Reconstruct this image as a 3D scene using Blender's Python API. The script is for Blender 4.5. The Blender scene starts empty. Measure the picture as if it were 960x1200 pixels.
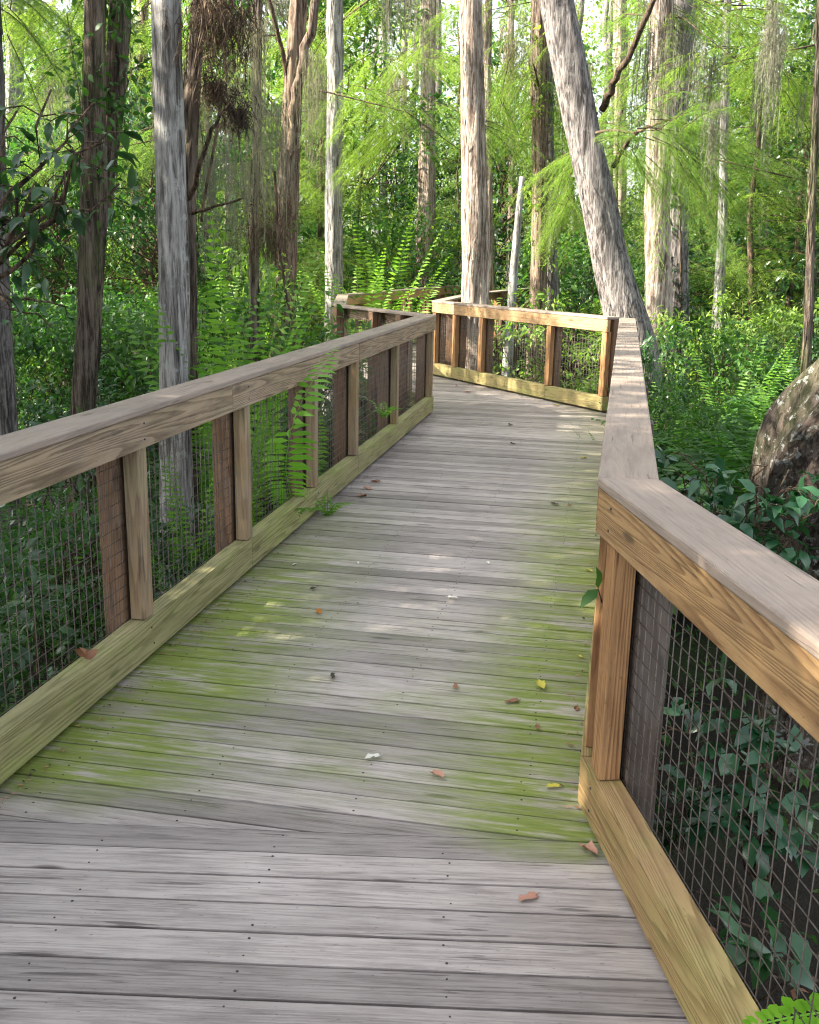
import bpy, math, random
import numpy as np
from mathutils import Vector, Matrix, noise as mnoise

SEED = 7
rng = np.random.default_rng(SEED)
random.seed(SEED)
scene = bpy.context.scene
COL = scene.collection
R = math.radians

# ------------------------------------------------------------------ camera
F_PX, PITCH, ROLL, CAM_H = 1165.456, 0.2513, 0.0208, 1.672
FW = np.array([0, math.cos(PITCH), -math.sin(PITCH)])
UP0 = np.array([0, math.sin(PITCH), math.cos(PITCH)])
RT0 = np.array([1.0, 0, 0])
RT = RT0 * math.cos(ROLL) + UP0 * math.sin(ROLL)
UP = UP0 * math.cos(ROLL) - RT0 * math.sin(ROLL)
CAMP = np.array([0, 0, CAM_H])


def ray(px, py):
    return FW + (px - 480) / F_PX * RT + (600 - py) / F_PX * UP


def at(px, py, Y):
    d = ray(px, py)
    return CAMP + d * (Y / d[1])


def atz(px, py, z):
    d = ray(px, py)
    return CAMP + d * ((z - CAM_H) / d[2])


def proj(p):
    v = np.asarray(p, float) - CAMP
    w = v @ FW
    if w < 0.05:
        return None
    return 480 + F_PX * (v @ RT) / w, 600 - F_PX * (v @ UP) / w


cd = bpy.data.cameras.new('camera')
cam = bpy.data.objects.new('camera', cd)
COL.objects.link(cam)
cd.sensor_fit = 'HORIZONTAL'
cd.sensor_width = 36
cd.lens = 36 * F_PX / 960
cd.clip_start = 0.05
cd.clip_end = 600
M = Matrix((RT.tolist(), UP.tolist(), (-FW).tolist())).transposed().to_4x4()
M.translation = Vector(CAMP.tolist())
cam.matrix_world = M
scene.camera = cam

# ------------------------------------------------------------------ light
SUN_AZ, SUN_EL = R(-80), R(36)      # azimuth measured from "back towards the camera", negative = left
sun_dir = Vector((math.sin(SUN_AZ) * math.cos(SUN_EL), -math.cos(SUN_AZ) * math.cos(SUN_EL), math.sin(SUN_EL)))
sl = bpy.data.lights.new('sun', 'SUN')
sl.energy = 5.0
sl.angle = R(0.55)
sl.color = (1.0, 0.9, 0.74)
so = bpy.data.objects.new('sun', sl)
COL.objects.link(so)
so.rotation_euler = sun_dir.to_track_quat('Z', 'Y').to_euler()
w = bpy.data.worlds.new('World')
scene.world = w
w.use_nodes = True
nt = w.node_tree
nt.nodes.clear()
out = nt.nodes.new('ShaderNodeOutputWorld')
bg = nt.nodes.new('ShaderNodeBackground')
sky = nt.nodes.new('ShaderNodeTexSky')
sky.sky_type = 'NISHITA'
sky.sun_disc = False
sky.sun_elevation = SUN_EL
sky.sun_rotation = math.atan2(sun_dir.x, sun_dir.y)
sky.dust_density = 3.0
sky.ozone_density = 0.6
hs = nt.nodes.new('ShaderNodeHueSaturation')
hs.inputs['Saturation'].default_value = 0.36
nt.links.new(sky.outputs[0], hs.inputs['Color'])
nt.links.new(hs.outputs[0], bg.inputs[0])
bg.inputs[1].default_value = 0.115
nt.links.new(bg.outputs[0], out.inputs[0])
scene.view_settings.view_transform = 'Standard'
scene.view_settings.look = 'None'
scene.view_settings.exposure = 2.22
scene.view_settings.gamma = 1
scene.view_settings.use_curve_mapping = False
scene.render.engine = 'CYCLES'
cy = scene.cycles
cy.use_denoising = True
try:
    cy.denoiser = 'OPENIMAGEDENOISE'
    cy.denoising_input_passes = 'RGB_ALBEDO_NORMAL'
except Exception:
    pass
cy.filter_width = 1.15
cy.max_bounces = 4
cy.diffuse_bounces = 2
cy.glossy_bounces = 2
cy.transmission_bounces = 4
cy.caustics_reflective = False
cy.caustics_refractive = False
cy.sample_clamp_indirect = 6

# ------------------------------------------------------------------ material helpers


class NT:
    def __init__(self, name):
        self.m = bpy.data.materials.new(name)
        self.m.use_nodes = True
        self.t = self.m.node_tree
        self.t.nodes.clear()
        self.out = self.n('ShaderNodeOutputMaterial')

    def n(self, typ, **kw):
        x = self.t.nodes.new(typ)
        for k, v in kw.items():
            setattr(x, k, v)
        return x

    def l(self, a, b):
        self.t.links.new(a, b)

    def sock(self, node, i, v):
        if v is None:
            return
        if hasattr(v, 'links') or isinstance(v, bpy.types.NodeSocket):
            self.l(v, node.inputs[i])
        else:
            node.inputs[i].default_value = v

    def math(self, op, a, b=None, c=None, clamp=False):
        x = self.n('ShaderNodeMath', operation=op)
        x.use_clamp = clamp
        self.sock(x, 0, a)
        self.sock(x, 1, b)
        self.sock(x, 2, c)
        return x.outputs[0]

    def vmath(self, op, a, b=None):
        x = self.n('ShaderNodeVectorMath', operation=op)
        self.sock(x, 0, a)
        self.sock(x, 1, b)
        return x.outputs['Value'] if op in ('DOT_PRODUCT', 'LENGTH', 'DISTANCE') else x.outputs[0]

    def noise(self, vec, scale, detail=3, rough=0.55, dist=0.0):
        x = self.n('ShaderNodeTexNoise')
        if vec is not None:
            self.l(vec, x.inputs['Vector'])
        x.inputs['Scale'].default_value = scale
        x.inputs['Detail'].default_value = detail
        x.inputs['Roughness'].default_value = rough
        x.inputs['Distortion'].default_value = dist
        return x.outputs['Fac']

    def mix(self, fac, a, b, blend='MIX'):
        x = self.n('ShaderNodeMix', data_type='RGBA', blend_type=blend)
        self.sock(x, 0, fac)
        for i, v in ((6, a), (7, b)):
            if isinstance(v, (tuple, list)):
                x.inputs[i].default_value = (*v[:3], 1)
            else:
                self.l(v, x.inputs[i])
        return x.outputs[2]

    def ramp(self, fac, stops, interp='LINEAR'):
        x = self.n('ShaderNodeValToRGB')
        x.color_ramp.interpolation = interp
        els = x.color_ramp.elements
        while len(els) < len(stops):
            els.new(0.5)
        for e, (p, c) in zip(els, stops):
            e.position = p
            e.color = (*c, 1) if isinstance(c, (tuple, list)) else (c, c, c, 1)
        self.l(fac, x.inputs[0])
        return x.outputs[0]

    def smooth(self, v, a, b, lo=0.0, hi=1.0):
        x = self.n('ShaderNodeMapRange', interpolation_type='SMOOTHSTEP')
        self.sock(x, 0, v)
        for i, q in ((1, a), (2, b), (3, lo), (4, hi)):
            x.inputs[i].default_value = q
        return x.outputs[0]

    def coord(self, which='Object'):
        return self.n('ShaderNodeTexCoord').outputs[which]

    def mapping(self, vec, scale=(1, 1, 1), loc=(0, 0, 0)):
        x = self.n('ShaderNodeMapping')
        self.l(vec, x.inputs[0])
        x.inputs['Scale'].default_value = scale
        x.inputs['Location'].default_value = loc
        return x.outputs[0]

    def bump(self, h, strength, dist):
        x = self.n('ShaderNodeBump')
        x.inputs['Strength'].default_value = strength
        x.inputs['Distance'].default_value = dist
        self.l(h, x.inputs['Height'])
        return x.outputs[0]

    def principled(self, color, rough=0.7, normal=None, spec=0.4, metal=0.0):
        x = self.n('ShaderNodeBsdfPrincipled')
        if isinstance(color, (tuple, list)):
            x.inputs['Base Color'].default_value = (*color[:3], 1)
        else:
            self.l(color, x.inputs['Base Color'])
        self.sock(x, 'Roughness', rough)
        x.inputs['Specular IOR Level'].default_value = spec
        x.inputs['Metallic'].default_value = metal
        if normal is not None:
            self.l(normal, x.inputs['Normal'])
        return x.outputs[0]

    def finish(self, shader):
        self.l(shader, self.out.inputs[0])
        return self.m


LDIR = np.array([1.5, 8.05]); LDIR /= np.linalg.norm(LDIR)     # direction of the middle stretch


def wood(name, light, dark, ring=0.5, ring_freq=34, grey=0.0, green=0.0, bright=0.25, rough=0.75, deck=False, gmin=0.0, streak=0.35):
    k = NT(name)
    uv = k.coord('UV')
    isl = k.n('ShaderNodeNewGeometry').outputs['Random Per Island']
    obj = k.coord('Object')
    # contour lines of a stretched noise read as cathedral grain
    base = k.noise(k.mapping(uv, (0.3, 7.5, 1)), 1.0, 1.0, 0.4)
    warp = k.noise(k.mapping(uv, (5, 60, 1)), 1.0, 3, 0.6)
    ph = k.math('FRACT', k.math('ADD', k.math('MULTIPLY', base, ring_freq * 0.75), k.math('MULTIPLY', warp, 0.35)))
    rings = k.math('MULTIPLY', k.smooth(ph, 0.2, 0.88), k.smooth(ph, 1.0, 0.9))
    fine = k.noise(k.mapping(uv, (5.5, 85, 1)), 1.0, 5, 0.75)
    mid = k.noise(k.mapping(uv, (3.4, 28, 1)), 1.0, 4, 0.6)
    blot = k.noise(obj, 1.7, 5, 0.6)
    fac = k.math('ADD', k.math('MULTIPLY', rings, ring), k.math('MULTIPLY', k.math('SUBTRACT', fine, 0.45), 1.7))
    fac = k.math('ADD', fac, k.math('MULTIPLY', k.math('SUBTRACT', mid, 0.5), 1.5), clamp=True)
    col = k.mix(fac, light, dark)
    stk = k.smooth(k.noise(k.mapping(uv, (3.2, 100, 1)), 1.0, 4, 0.7), 0.50, 0.60)
    stm = k.smooth(k.noise(k.mapping(uv, (0.8, 14, 1)), 1.0, 3, 0.6), 0.35, 0.65)
    col = k.mix(k.math('MULTIPLY', k.math('MULTIPLY', stk, stm), streak), col, tuple(c * 0.55 for c in dark))
    # checks: thin dark cracks along the grain
    crk = k.smooth(k.noise(k.mapping(uv, (2.6, 46, 1)), 1.0, 3, 0.5), 0.64, 0.67)
    col = k.mix(k.math('MULTIPLY', crk, 0.6), col, tuple(c * 0.3 for c in dark))
    spk = k.smooth(k.noise(k.mapping(uv, (42, 130, 1)), 1.0, 2, 0.6), 0.66, 0.74)
    col = k.mix(k.math('MULTIPLY', spk, 0.55), col, tuple(c * 0.4 for c in dark))
    # knots
    vor = k.n('ShaderNodeTexVoronoi', feature='F1')
    k.l(k.mapping(uv, (1.9, 7.5, 1)), vor.inputs['Vector'])
    vor.inputs['Scale'].default_value = 1.0
    kn = k.math('MULTIPLY', k.smooth(vor.outputs['Distance'], 0.13, 0.05), 0.75)
    col = k.mix(kn, col, tuple(c * 0.35 for c in dark))
    if grey > 0:
        gm = k.smooth(k.math('ADD', k.noise(obj, 3.1, 4, 0.6), k.math('MULTIPLY', mid, 0.6)), 0.55, 0.95)
        gcol = k.mix(fac, (0.36, 0.335, 0.30), (0.15, 0.135, 0.12))
        col = k.mix(k.math('MULTIPLY', gm, grey), col, gcol)
    # each board its own tone
    col = k.mix(1.0, col, k.ramp(isl, [(0, 1 - bright), (1, 1 + bright * 0.5)]), 'MULTIPLY')
    col = k.mix(1.0, col, k.ramp(blot, [(0.25, 0.72), (0.6, 1.0), (0.8, 1.1)]), 'MULTIPLY')
    if deck:
        # algae: strongest by both kerbs and over one damp stretch
        sep = k.n('ShaderNodeSeparateXYZ')
        k.l(obj, sep.inputs[0])
        X, Y = sep.outputs[0], sep.outputs[1]
        # signed distance right of the left kerb
        dl = k.math('ADD', k.math('MULTIPLY', X, LDIR[1]), k.math('MULTIPLY', Y, -LDIR[0]))
        dl = k.math('ADD', dl, 1.26 * LDIR[1] + 2.9 * LDIR[0])
        nz = k.math('SUBTRACT', k.noise(obj, 2.2, 5, 0.65), 0.5)
        nz2 = k.math('SUBTRACT', k.noise(k.mapping(uv, (1.1, 5, 1)), 1.0, 4, 0.6), 0.5)
        nzz = k.math('ADD', nz, nz2)
        yy = k.math('ADD', k.math('SUBTRACT', Y, k.math('MULTIPLY', X, -0.19)), k.math('MULTIPLY', nz, 0.4))
        wet = k.math('MULTIPLY', k.smooth(yy, 2.55, 2.95), k.smooth(yy, 5.2, 3.6))
        wetL = k.math('MULTIPLY', k.smooth(yy, 2.45, 2.8), k.smooth(yy, 7.5, 3.9))
        edgeL = k.smooth(k.math('ADD', dl, k.math('MULTIPLY', nzz, 0.5)), 0.85, 0.1)
        edgeR = k.smooth(k.math('ADD', dl, k.math('MULTIPLY', nzz, -0.5)), 1.18, 1.72)
        wetR = k.math('MULTIPLY', k.smooth(yy, 2.55, 2.85), k.smooth(yy, 10.5, 3.9, 0.25, 1.0))
        g = k.math('ADD', k.math('MULTIPLY', edgeL, wetL), k.math('MULTIPLY', edgeR, wetR))
        g = k.math('ADD', g, k.math('MULTIPLY', wet, k.math('ADD', 0.2, k.math('MULTIPLY', nzz, 1.0))), clamp=True)
        g = k.math('MULTIPLY', g, k.smooth(k.math('ADD', mid, k.math('MULTIPLY', nz, 0.8)), 0.18, 0.62), clamp=True)
        pat = k.smooth(k.noise(k.mapping(uv, (2.6, 34, 1)), 1.0, 4, 0.65), 0.33, 0.62)
        pat = k.math('ADD', k.math('MULTIPLY', pat, 0.6), k.math('ADD', 0.5, k.math('MULTIPLY', isl, 0.35)))
        g = k.math('MULTIPLY', g, pat, clamp=True)
        gc = k.mix(fac, (0.215, 0.27, 0.05), (0.085, 0.125, 0.022))
        col = k.mix(k.math('MULTIPLY', g, 0.97), col, gc)
    if green > 0:
        sepg = k.n('ShaderNodeSeparateXYZ')
        k.l(obj, sepg.inputs[0])
        gz = k.noise(k.mapping(obj, (2.2, 2.2, 5)), 1.0, 5, 0.62)
        gmask = k.math('MAXIMUM', k.smooth(gz, 0.36, 0.66), gmin)
        gc = k.mix(fac, (0.30, 0.33, 0.10), (0.13, 0.17, 0.035))
        col = k.mix(k.math('MULTIPLY', gmask, green), col, gc)
    h = k.math('ADD', k.math('MULTIPLY', fine, 0.6), k.math('MULTIPLY', mid, 0.8))
    h = k.math('SUBTRACT', h, k.math('MULTIPLY', rings, 0.25))
    nrm = k.bump(h, 0.7, 0.004)
    ro = k.math('ADD', rough - 0.12, k.math('MULTIPLY', mid, 0.24))
    return k.finish(k.principled(col, ro, nrm, 0.35))


MAT = {}
MAT['deck'] = wood('weathered_deck_wood', (0.475, 0.42, 0.40), (0.18, 0.15, 0.142), ring=0.22, ring_freq=30, bright=0.38, rough=0.55, deck=True, streak=0.45)
MAT['cap'] = wood('brown_cap_wood', (0.345, 0.27, 0.225), (0.22, 0.168, 0.138), ring=0.12, grey=0.2, bright=0.12, rough=0.6)
MAT['fascia_grey'] = wood('grey_fascia_wood', (0.42, 0.305, 0.195), (0.165, 0.105, 0.062), ring=0.7, ring_freq=34, grey=0.25, green=0.08, bright=0.2)
MAT['fascia_warm'] = wood('warm_fascia_wood', (0.46, 0.285, 0.125), (0.21, 0.105, 0.04), ring=0.65, ring_freq=46, grey=0.1, bright=0.15)
MAT['fascia_far'] = wood('honey_fascia_wood', (0.46, 0.30, 0.155), (0.30, 0.175, 0.08), ring=0.5, bright=0.12)
MAT['kerb_green'] = wood('mossy_kerb_wood', (0.38, 0.32, 0.2), (0.17, 0.13, 0.07), ring=0.6, green=0.75, gmin=0.45, bright=0.15)
MAT['kerb_warm'] = wood('warm_kerb_wood', (0.42, 0.275, 0.13), (0.2, 0.115, 0.048), ring=0.65, ring_freq=46, green=0.4, bright=0.15)
MAT['kerb_far'] = wood('yellow_green_kerb_wood', (0.40, 0.315, 0.15), (0.26, 0.195, 0.08), ring=0.5, green=0.5, gmin=0.3, bright=0.15)
MAT['post'] = wood('brown_post_wood', (0.30, 0.165, 0.085), (0.12, 0.06, 0.032), ring=0.6, grey=0.2, bright=0.4)  # brown warmed to stand in for orange light on the posts
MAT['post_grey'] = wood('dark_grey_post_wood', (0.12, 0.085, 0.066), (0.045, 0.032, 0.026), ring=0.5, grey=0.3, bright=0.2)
MAT['batten'] = wood('batten_wood', (0.40, 0.27, 0.15), (0.19, 0.115, 0.06), ring=0.5, grey=0.35, green=0.15, bright=0.2)
MAT['batten_warm'] = wood('warm_batten_wood', (0.45, 0.255, 0.115), (0.19, 0.085, 0.035), ring=0.7, bright=0.15)
MAT['joist'] = wood('dark_joist_wood', (0.06, 0.05, 0.035), (0.03, 0.025, 0.018), ring=0.4, green=0.3)

k = NT('rusty_wire')
MAT['wire'] = k.finish(k.principled(k.mix(k.noise(k.coord(), 30, 3), (0.06, 0.045, 0.038), (0.15, 0.13, 0.12)), 0.5, None, 0.5, 0.4))
k = NT('nail_steel')
MAT['nail'] = k.finish(k.principled((0.04, 0.035, 0.03), 0.6))


def bark(name, light, dark, lichen=0.0, lcol=(0.5, 0.52, 0.48), vs=3.0, moss=0.0, lsc=9):
    k = NT(name)
    o = k.coord('Object')
    rnd = k.n('ShaderNodeObjectInfo').outputs['Random']
    st = k.noise(k.mapping(o, (26, 26, vs)), 1.0, 6, 0.65, 0.6)
    st2 = k.noise(k.mapping(o, (60, 60, 9)), 1.0, 4, 0.7)
    f = k.math('ADD', k.math('MULTIPLY', st, 0.75), k.math('MULTIPLY', st2, 0.35))
    col = k.ramp(f, [(0.40, tuple(c * 0.3 for c in dark)), (0.50, dark), (0.60, light), (0.72, tuple(min(1, c * 1.3) for c in light))])
    big = k.noise(k.mapping(o, (3, 3, 0.8)), 1.0, 4, 0.6)
    col = k.mix(1.0, col, k.ramp(big, [(0.3, 0.7), (0.7, 1.15)]), 'MULTIPLY')
    if lichen > 0:
        lm = k.smooth(k.noise(o, lsc, 5, 0.65), 0.57, 0.62)
        col = k.mix(k.math('MULTIPLY', lm, lichen), col, lcol)
    if moss > 0:
        mm = k.smooth(k.noise(k.mapping(o, (4, 4, 2)), 1.0, 5, 0.65), 0.45, 0.6)
        col = k.mix(k.math('MULTIPLY', mm, moss), col, (0.09, 0.13, 0.03))
    nrm = k.bump(f, 1.0, 0.05)
    return k.finish(k.principled(col, 0.9, nrm, 0.2))


MAT['bark_pale'] = bark('pale_grey_bark', (0.42, 0.41, 0.39), (0.18, 0.17, 0.16), 0.5, (0.46, 0.48, 0.45), 2.2)
MAT['bark_cypress'] = bark('cypress_bark', (0.47, 0.40, 0.34), (0.2, 0.145, 0.115), 0.25, (0.5, 0.49, 0.45), 1.6)
MAT['bark_grey'] = bark('grey_brown_bark', (0.28, 0.255, 0.245), (0.1, 0.09, 0.088), 0.3, (0.36, 0.35, 0.33), 1.6)
MAT['bark_brown'] = bark('brown_bark', (0.19, 0.15, 0.12), (0.065, 0.05, 0.041), 0.2, (0.24, 0.23, 0.2), 2.0, 0.3)
MAT['bark_red'] = bark('reddish_bark', (0.27, 0.2, 0.155), (0.095, 0.064, 0.05), 0.2, (0.36, 0.33, 0.29), 1.6, 0.15)
MAT['bark_lichen'] = bark('lichen_spotted_bark', (0.12, 0.095, 0.08), (0.038, 0.03, 0.026), 0.75, (0.36, 0.38, 0.37), 12.0, 0.2, 20)  # bark base darkened to stand in for shade on the bent trunk
MAT['twig'] = bark('twig_bark', (0.16, 0.115, 0.08), (0.06, 0.042, 0.03), 0, vs=5)
MAT['dead'] = bark('bleached_dead_wood', (0.46, 0.46, 0.46), (0.25, 0.24, 0.23), 0, vs=2)


def leafmat(name, a, b, trans=0.4, tcol=None, rough=0.45, spec=0.4, hue=0.02):
    k = NT(name)
    isl = k.n('ShaderNodeNewGeometry').outputs['Random Per Island']
    rnd = k.n('ShaderNodeObjectInfo').outputs['Random']
    col = k.mix(isl, a, b)
    col = k.mix(1.0, col, k.ramp(rnd, [(0, (0.78, 0.8, 0.85)), (0.5, (1, 1, 1)), (1, (1.22, 1.12, 0.9))]), 'MULTIPLY')
    p = k.principled(col, rough, None, spec)
    tr = k.n('ShaderNodeBsdfTranslucent')
    tc = k.mix(1.0, col, tcol or (1.55, 1.8, 0.75), 'MULTIPLY')
    k.l(tc, tr.inputs[0])
    mx = k.n('ShaderNodeMixShader')
    mx.inputs[0].default_value = trans
    k.l(p, mx.inputs[1])
    k.l(tr.outputs[0], mx.inputs[2])
    return k.finish(mx.outputs[0])


MAT['leaf_dark'] = leafmat('dark_glossy_leaf', (0.018, 0.062, 0.024), (0.048, 0.12, 0.038), 0.3, None, 0.33, 0.6)
MAT['leaf_mid'] = leafmat('mid_green_leaf', (0.028, 0.09, 0.026), (0.07, 0.16, 0.038), 0.4)
MAT['leaf_light'] = leafmat('yellow_green_leaf', (0.085, 0.175, 0.036), (0.23, 0.32, 0.075), 0.48)
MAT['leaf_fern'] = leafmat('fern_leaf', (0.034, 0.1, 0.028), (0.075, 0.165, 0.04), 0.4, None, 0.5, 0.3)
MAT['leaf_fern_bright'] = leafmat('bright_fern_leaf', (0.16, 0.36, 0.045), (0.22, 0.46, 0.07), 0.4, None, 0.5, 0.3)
MAT['leaf_fern_lit'] = leafmat('lit_fern_leaf', (0.10, 0.23, 0.04), (0.165, 0.31, 0.06), 0.45, None, 0.5, 0.3)  # paler copy of the fern leaf; its lit look is put into the colour
MAT['leaf_bluish'] = leafmat('bluish_glossy_leaf', (0.02, 0.075, 0.036), (0.04, 0.125, 0.05), 0.2, None, 0.27, 0.7)  # blue tint in the green stands in for sky reflections
MAT['needle'] = leafmat('cypress_needle', (0.115, 0.2, 0.045), (0.21, 0.3, 0.085), 0.5, None, 0.6, 0.2)
MAT['moss'] = leafmat('hanging_moss', (0.15, 0.155, 0.11), (0.24, 0.24, 0.18), 0.3, (1.2, 1.2, 1.0), 0.9, 0.1)
MAT['airplant'] = leafmat('dry_airplant', (0.05, 0.036, 0.028), (0.125, 0.095, 0.07), 0.2, (1.1, 1.0, 0.9), 0.8, 0.2)

k = NT('forest_floor')
o = k.coord()
c1 = k.mix(k.noise(o, 3, 6, 0.7), (0.008, 0.007, 0.005), (0.03, 0.024, 0.015))  # dark soil, lowered further to stand in for shadow beside the deck
c1 = k.mix(k.smooth(k.noise(o, 0.5, 5, 0.6), 0.5, 0.62), c1, (0.03, 0.05, 0.014))
MAT['ground'] = k.finish(k.principled(c1, 0.9, k.bump(k.noise(o, 8, 6, 0.7), 1.0, 0.1), 0.2))


def flat_leaf_mat(name, a, b):
    k = NT(name)
    c = k.mix(k.noise(k.coord(), 60, 3), a, b)
    return k.finish(k.principled(c, 0.6, None, 0.3))


DRY = {'orange': flat_leaf_mat('orange_dry_leaf', (0.55, 0.22, 0.02), (0.45, 0.13, 0.02)),
       'yellow': flat_leaf_mat('yellow_dry_leaf', (0.62, 0.52, 0.06), (0.45, 0.42, 0.08)),
       'brown': flat_leaf_mat('brown_dry_leaf', (0.32, 0.16, 0.09), (0.2, 0.09, 0.05)),
       'pink': flat_leaf_mat('pinkish_dry_leaf', (0.52, 0.28, 0.2), (0.4, 0.2, 0.14)),
       'white': flat_leaf_mat('pale_dry_leaf', (0.75, 0.73, 0.66), (0.6, 0.58, 0.5)),
       'dark': flat_leaf_mat('blackened_dry_leaf', (0.05, 0.04, 0.03), (0.03, 0.025, 0.02))}

# ------------------------------------------------------------------ object helpers


def tag(o, label=None, cat=None, group=None, kind=None):
    if label:
        o['label'] = label
    if cat:
        o['category'] = cat
    if group:
        o['group'] = group
    if kind:
        o['kind'] = kind
    return o


def empty(name, loc, label, cat, group=None):
    o = bpy.data.objects.new(name, None)
    COL.objects.link(o)
    o.location = loc
    o.empty_display_size = 0.1
    return tag(o, label, cat, group)


def link(name, me, parent=None, world=True):
    o = bpy.data.objects.new(name, me)
    COL.objects.link(o)
    if parent is not None:
        o.parent = parent
        if world:      # geometry given in world coordinates
            o.location = -Vector(parent.location)
    return o


class MB:
    """collects polygons with grain coordinates"""

    def __init__(self):
        self.v, self.f, self.uv, self.mi = [], [], [], []

    def poly_prism(self, pts, z0, z1, L, mi=0):
        """pts: 2-D polygon (counter-clockwise or not), extruded z0..z1; grain runs along 2-D dir L"""
        n = len(pts)
        L = np.array([L[0], L[1]], float); L /= np.linalg.norm(L)
        W = np.array([-L[1], L[0]])
        ou, ov = random.uniform(0, 60), random.uniform(0, 60)
        area = sum(pts[i][0] * pts[(i + 1) % n][1] - pts[(i + 1) % n][0] * pts[i][1] for i in range(n))
        if area < 0:
            pts = pts[::-1]
        b = len(self.v)

        def uvp(p):
            q = np.array(p[:2])
            return (q @ L + ou, q @ W + p[2] + ov)
        for z in (z0, z1):
            for p in pts:
                self.v.append((p[0], p[1], z))
        fs = [[b + n + i for i in range(n)], [b + i for i in range(n)][::-1]]
        for i in range(n):
            j = (i + 1) % n
            fs.append([b + i, b + j, b + n + j, b + n + i])
        for f in fs:
            self.f.append(f)
            self.mi.append(mi)
            self.uv.append([uvp(self.v[q]) for q in f])

    def box(self, c, L, W, l, wd, z0, z1, vertical=False, mi=0):
        c = np.array(c[:2]); L = np.array(L); W = np.array(W)
        pts = [tuple(c + L * l / 2 * a + W * wd / 2 * bb) for a, bb in ((-1, -1), (1, -1), (1, 1), (-1, 1))]
        if not vertical:
            self.poly_prism(pts, z0, z1, L, mi)
            return
        k0 = len(self.f)
        self.poly_prism(pts, z0, z1, L, mi)
        ou, ov = random.uniform(0, 60), random.uniform(0, 60)
        for i in range(k0, len(self.f)):
            self.uv[i] = [(self.v[q][2] + ou, float(np.dot(self.v[q][:2], L) + np.dot(self.v[q][:2], W)) + ov) for q in self.f[i]]

    def build(self, name, mats, parent=None, bevel=0.0):
        me = bpy.data.meshes.new(name)
        me.from_pydata(self.v, [], self.f)
        ul = me.uv_layers.new(name='UVMap')
        flat = [c for f in self.uv for q in f for c in q]
        ul.data.foreach_set('uv', flat)
        for m in (mats if isinstance(mats, list) else [mats]):
            me.materials.append(m)
        me.polygons.foreach_set('material_index', self.mi)
        me.update()
        o = link(name, me, parent)
        if bevel:
            bm = o.modifiers.new('bevel', 'BEVEL')
            bm.width = bevel
            bm.segments = 2
            bm.limit_method = 'ANGLE'
        return o


def tube_arrays(pts, rad, sides=6, rough=0.0, ridge=0, seed=0.0):
    pts = np.asarray(pts, float)
    n = len(pts)
    t = np.gradient(pts, axis=0)
    t /= np.linalg.norm(t, axis=1)[:, None] + 1e-9
    ref = np.array([0.31, 0.2, 0.93]) if abs(t[0][2]) < 0.8 else np.array([1.0, 0.13, 0])
    V, Fc = [], []
    for i in range(n):
        a = np.cross(t[i], ref); a /= np.linalg.norm(a)
        b = np.cross(t[i], a)
        for s in range(sides):
            th = 2 * math.pi * s / sides
            r = rad[i]
            if rough:
                q = Vector((math.cos(th) * 1.4 + seed, math.sin(th) * 1.4, pts[i][2] * 0.5))
                r *= 1 + rough * mnoise.noise(q) + rough * 0.6 * mnoise.noise(q * 3.1) + rough * 0.55 * mnoise.noise(Vector((q.x * 6, q.y * 6, pts[i][2] * 2.2)))
            if ridge:
                r *= 1 + 0.05 * math.sin(ridge * th + seed + 2.5 * mnoise.noise(Vector((seed, th, pts[i][2] * 0.6))))
            V.append(pts[i] + r * (math.cos(th) * a + math.sin(th) * b))
    for i in range(n - 1):
        for s in range(sides):
            s2 = (s + 1) % sides
            Fc.append((i * sides + s, i * sides + s2, (i + 1) * sides + s2, (i + 1) * sides + s))
    Fc.append(tuple(range((n - 1) * sides, n * sides)))
    return np.array(V), Fc


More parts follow.
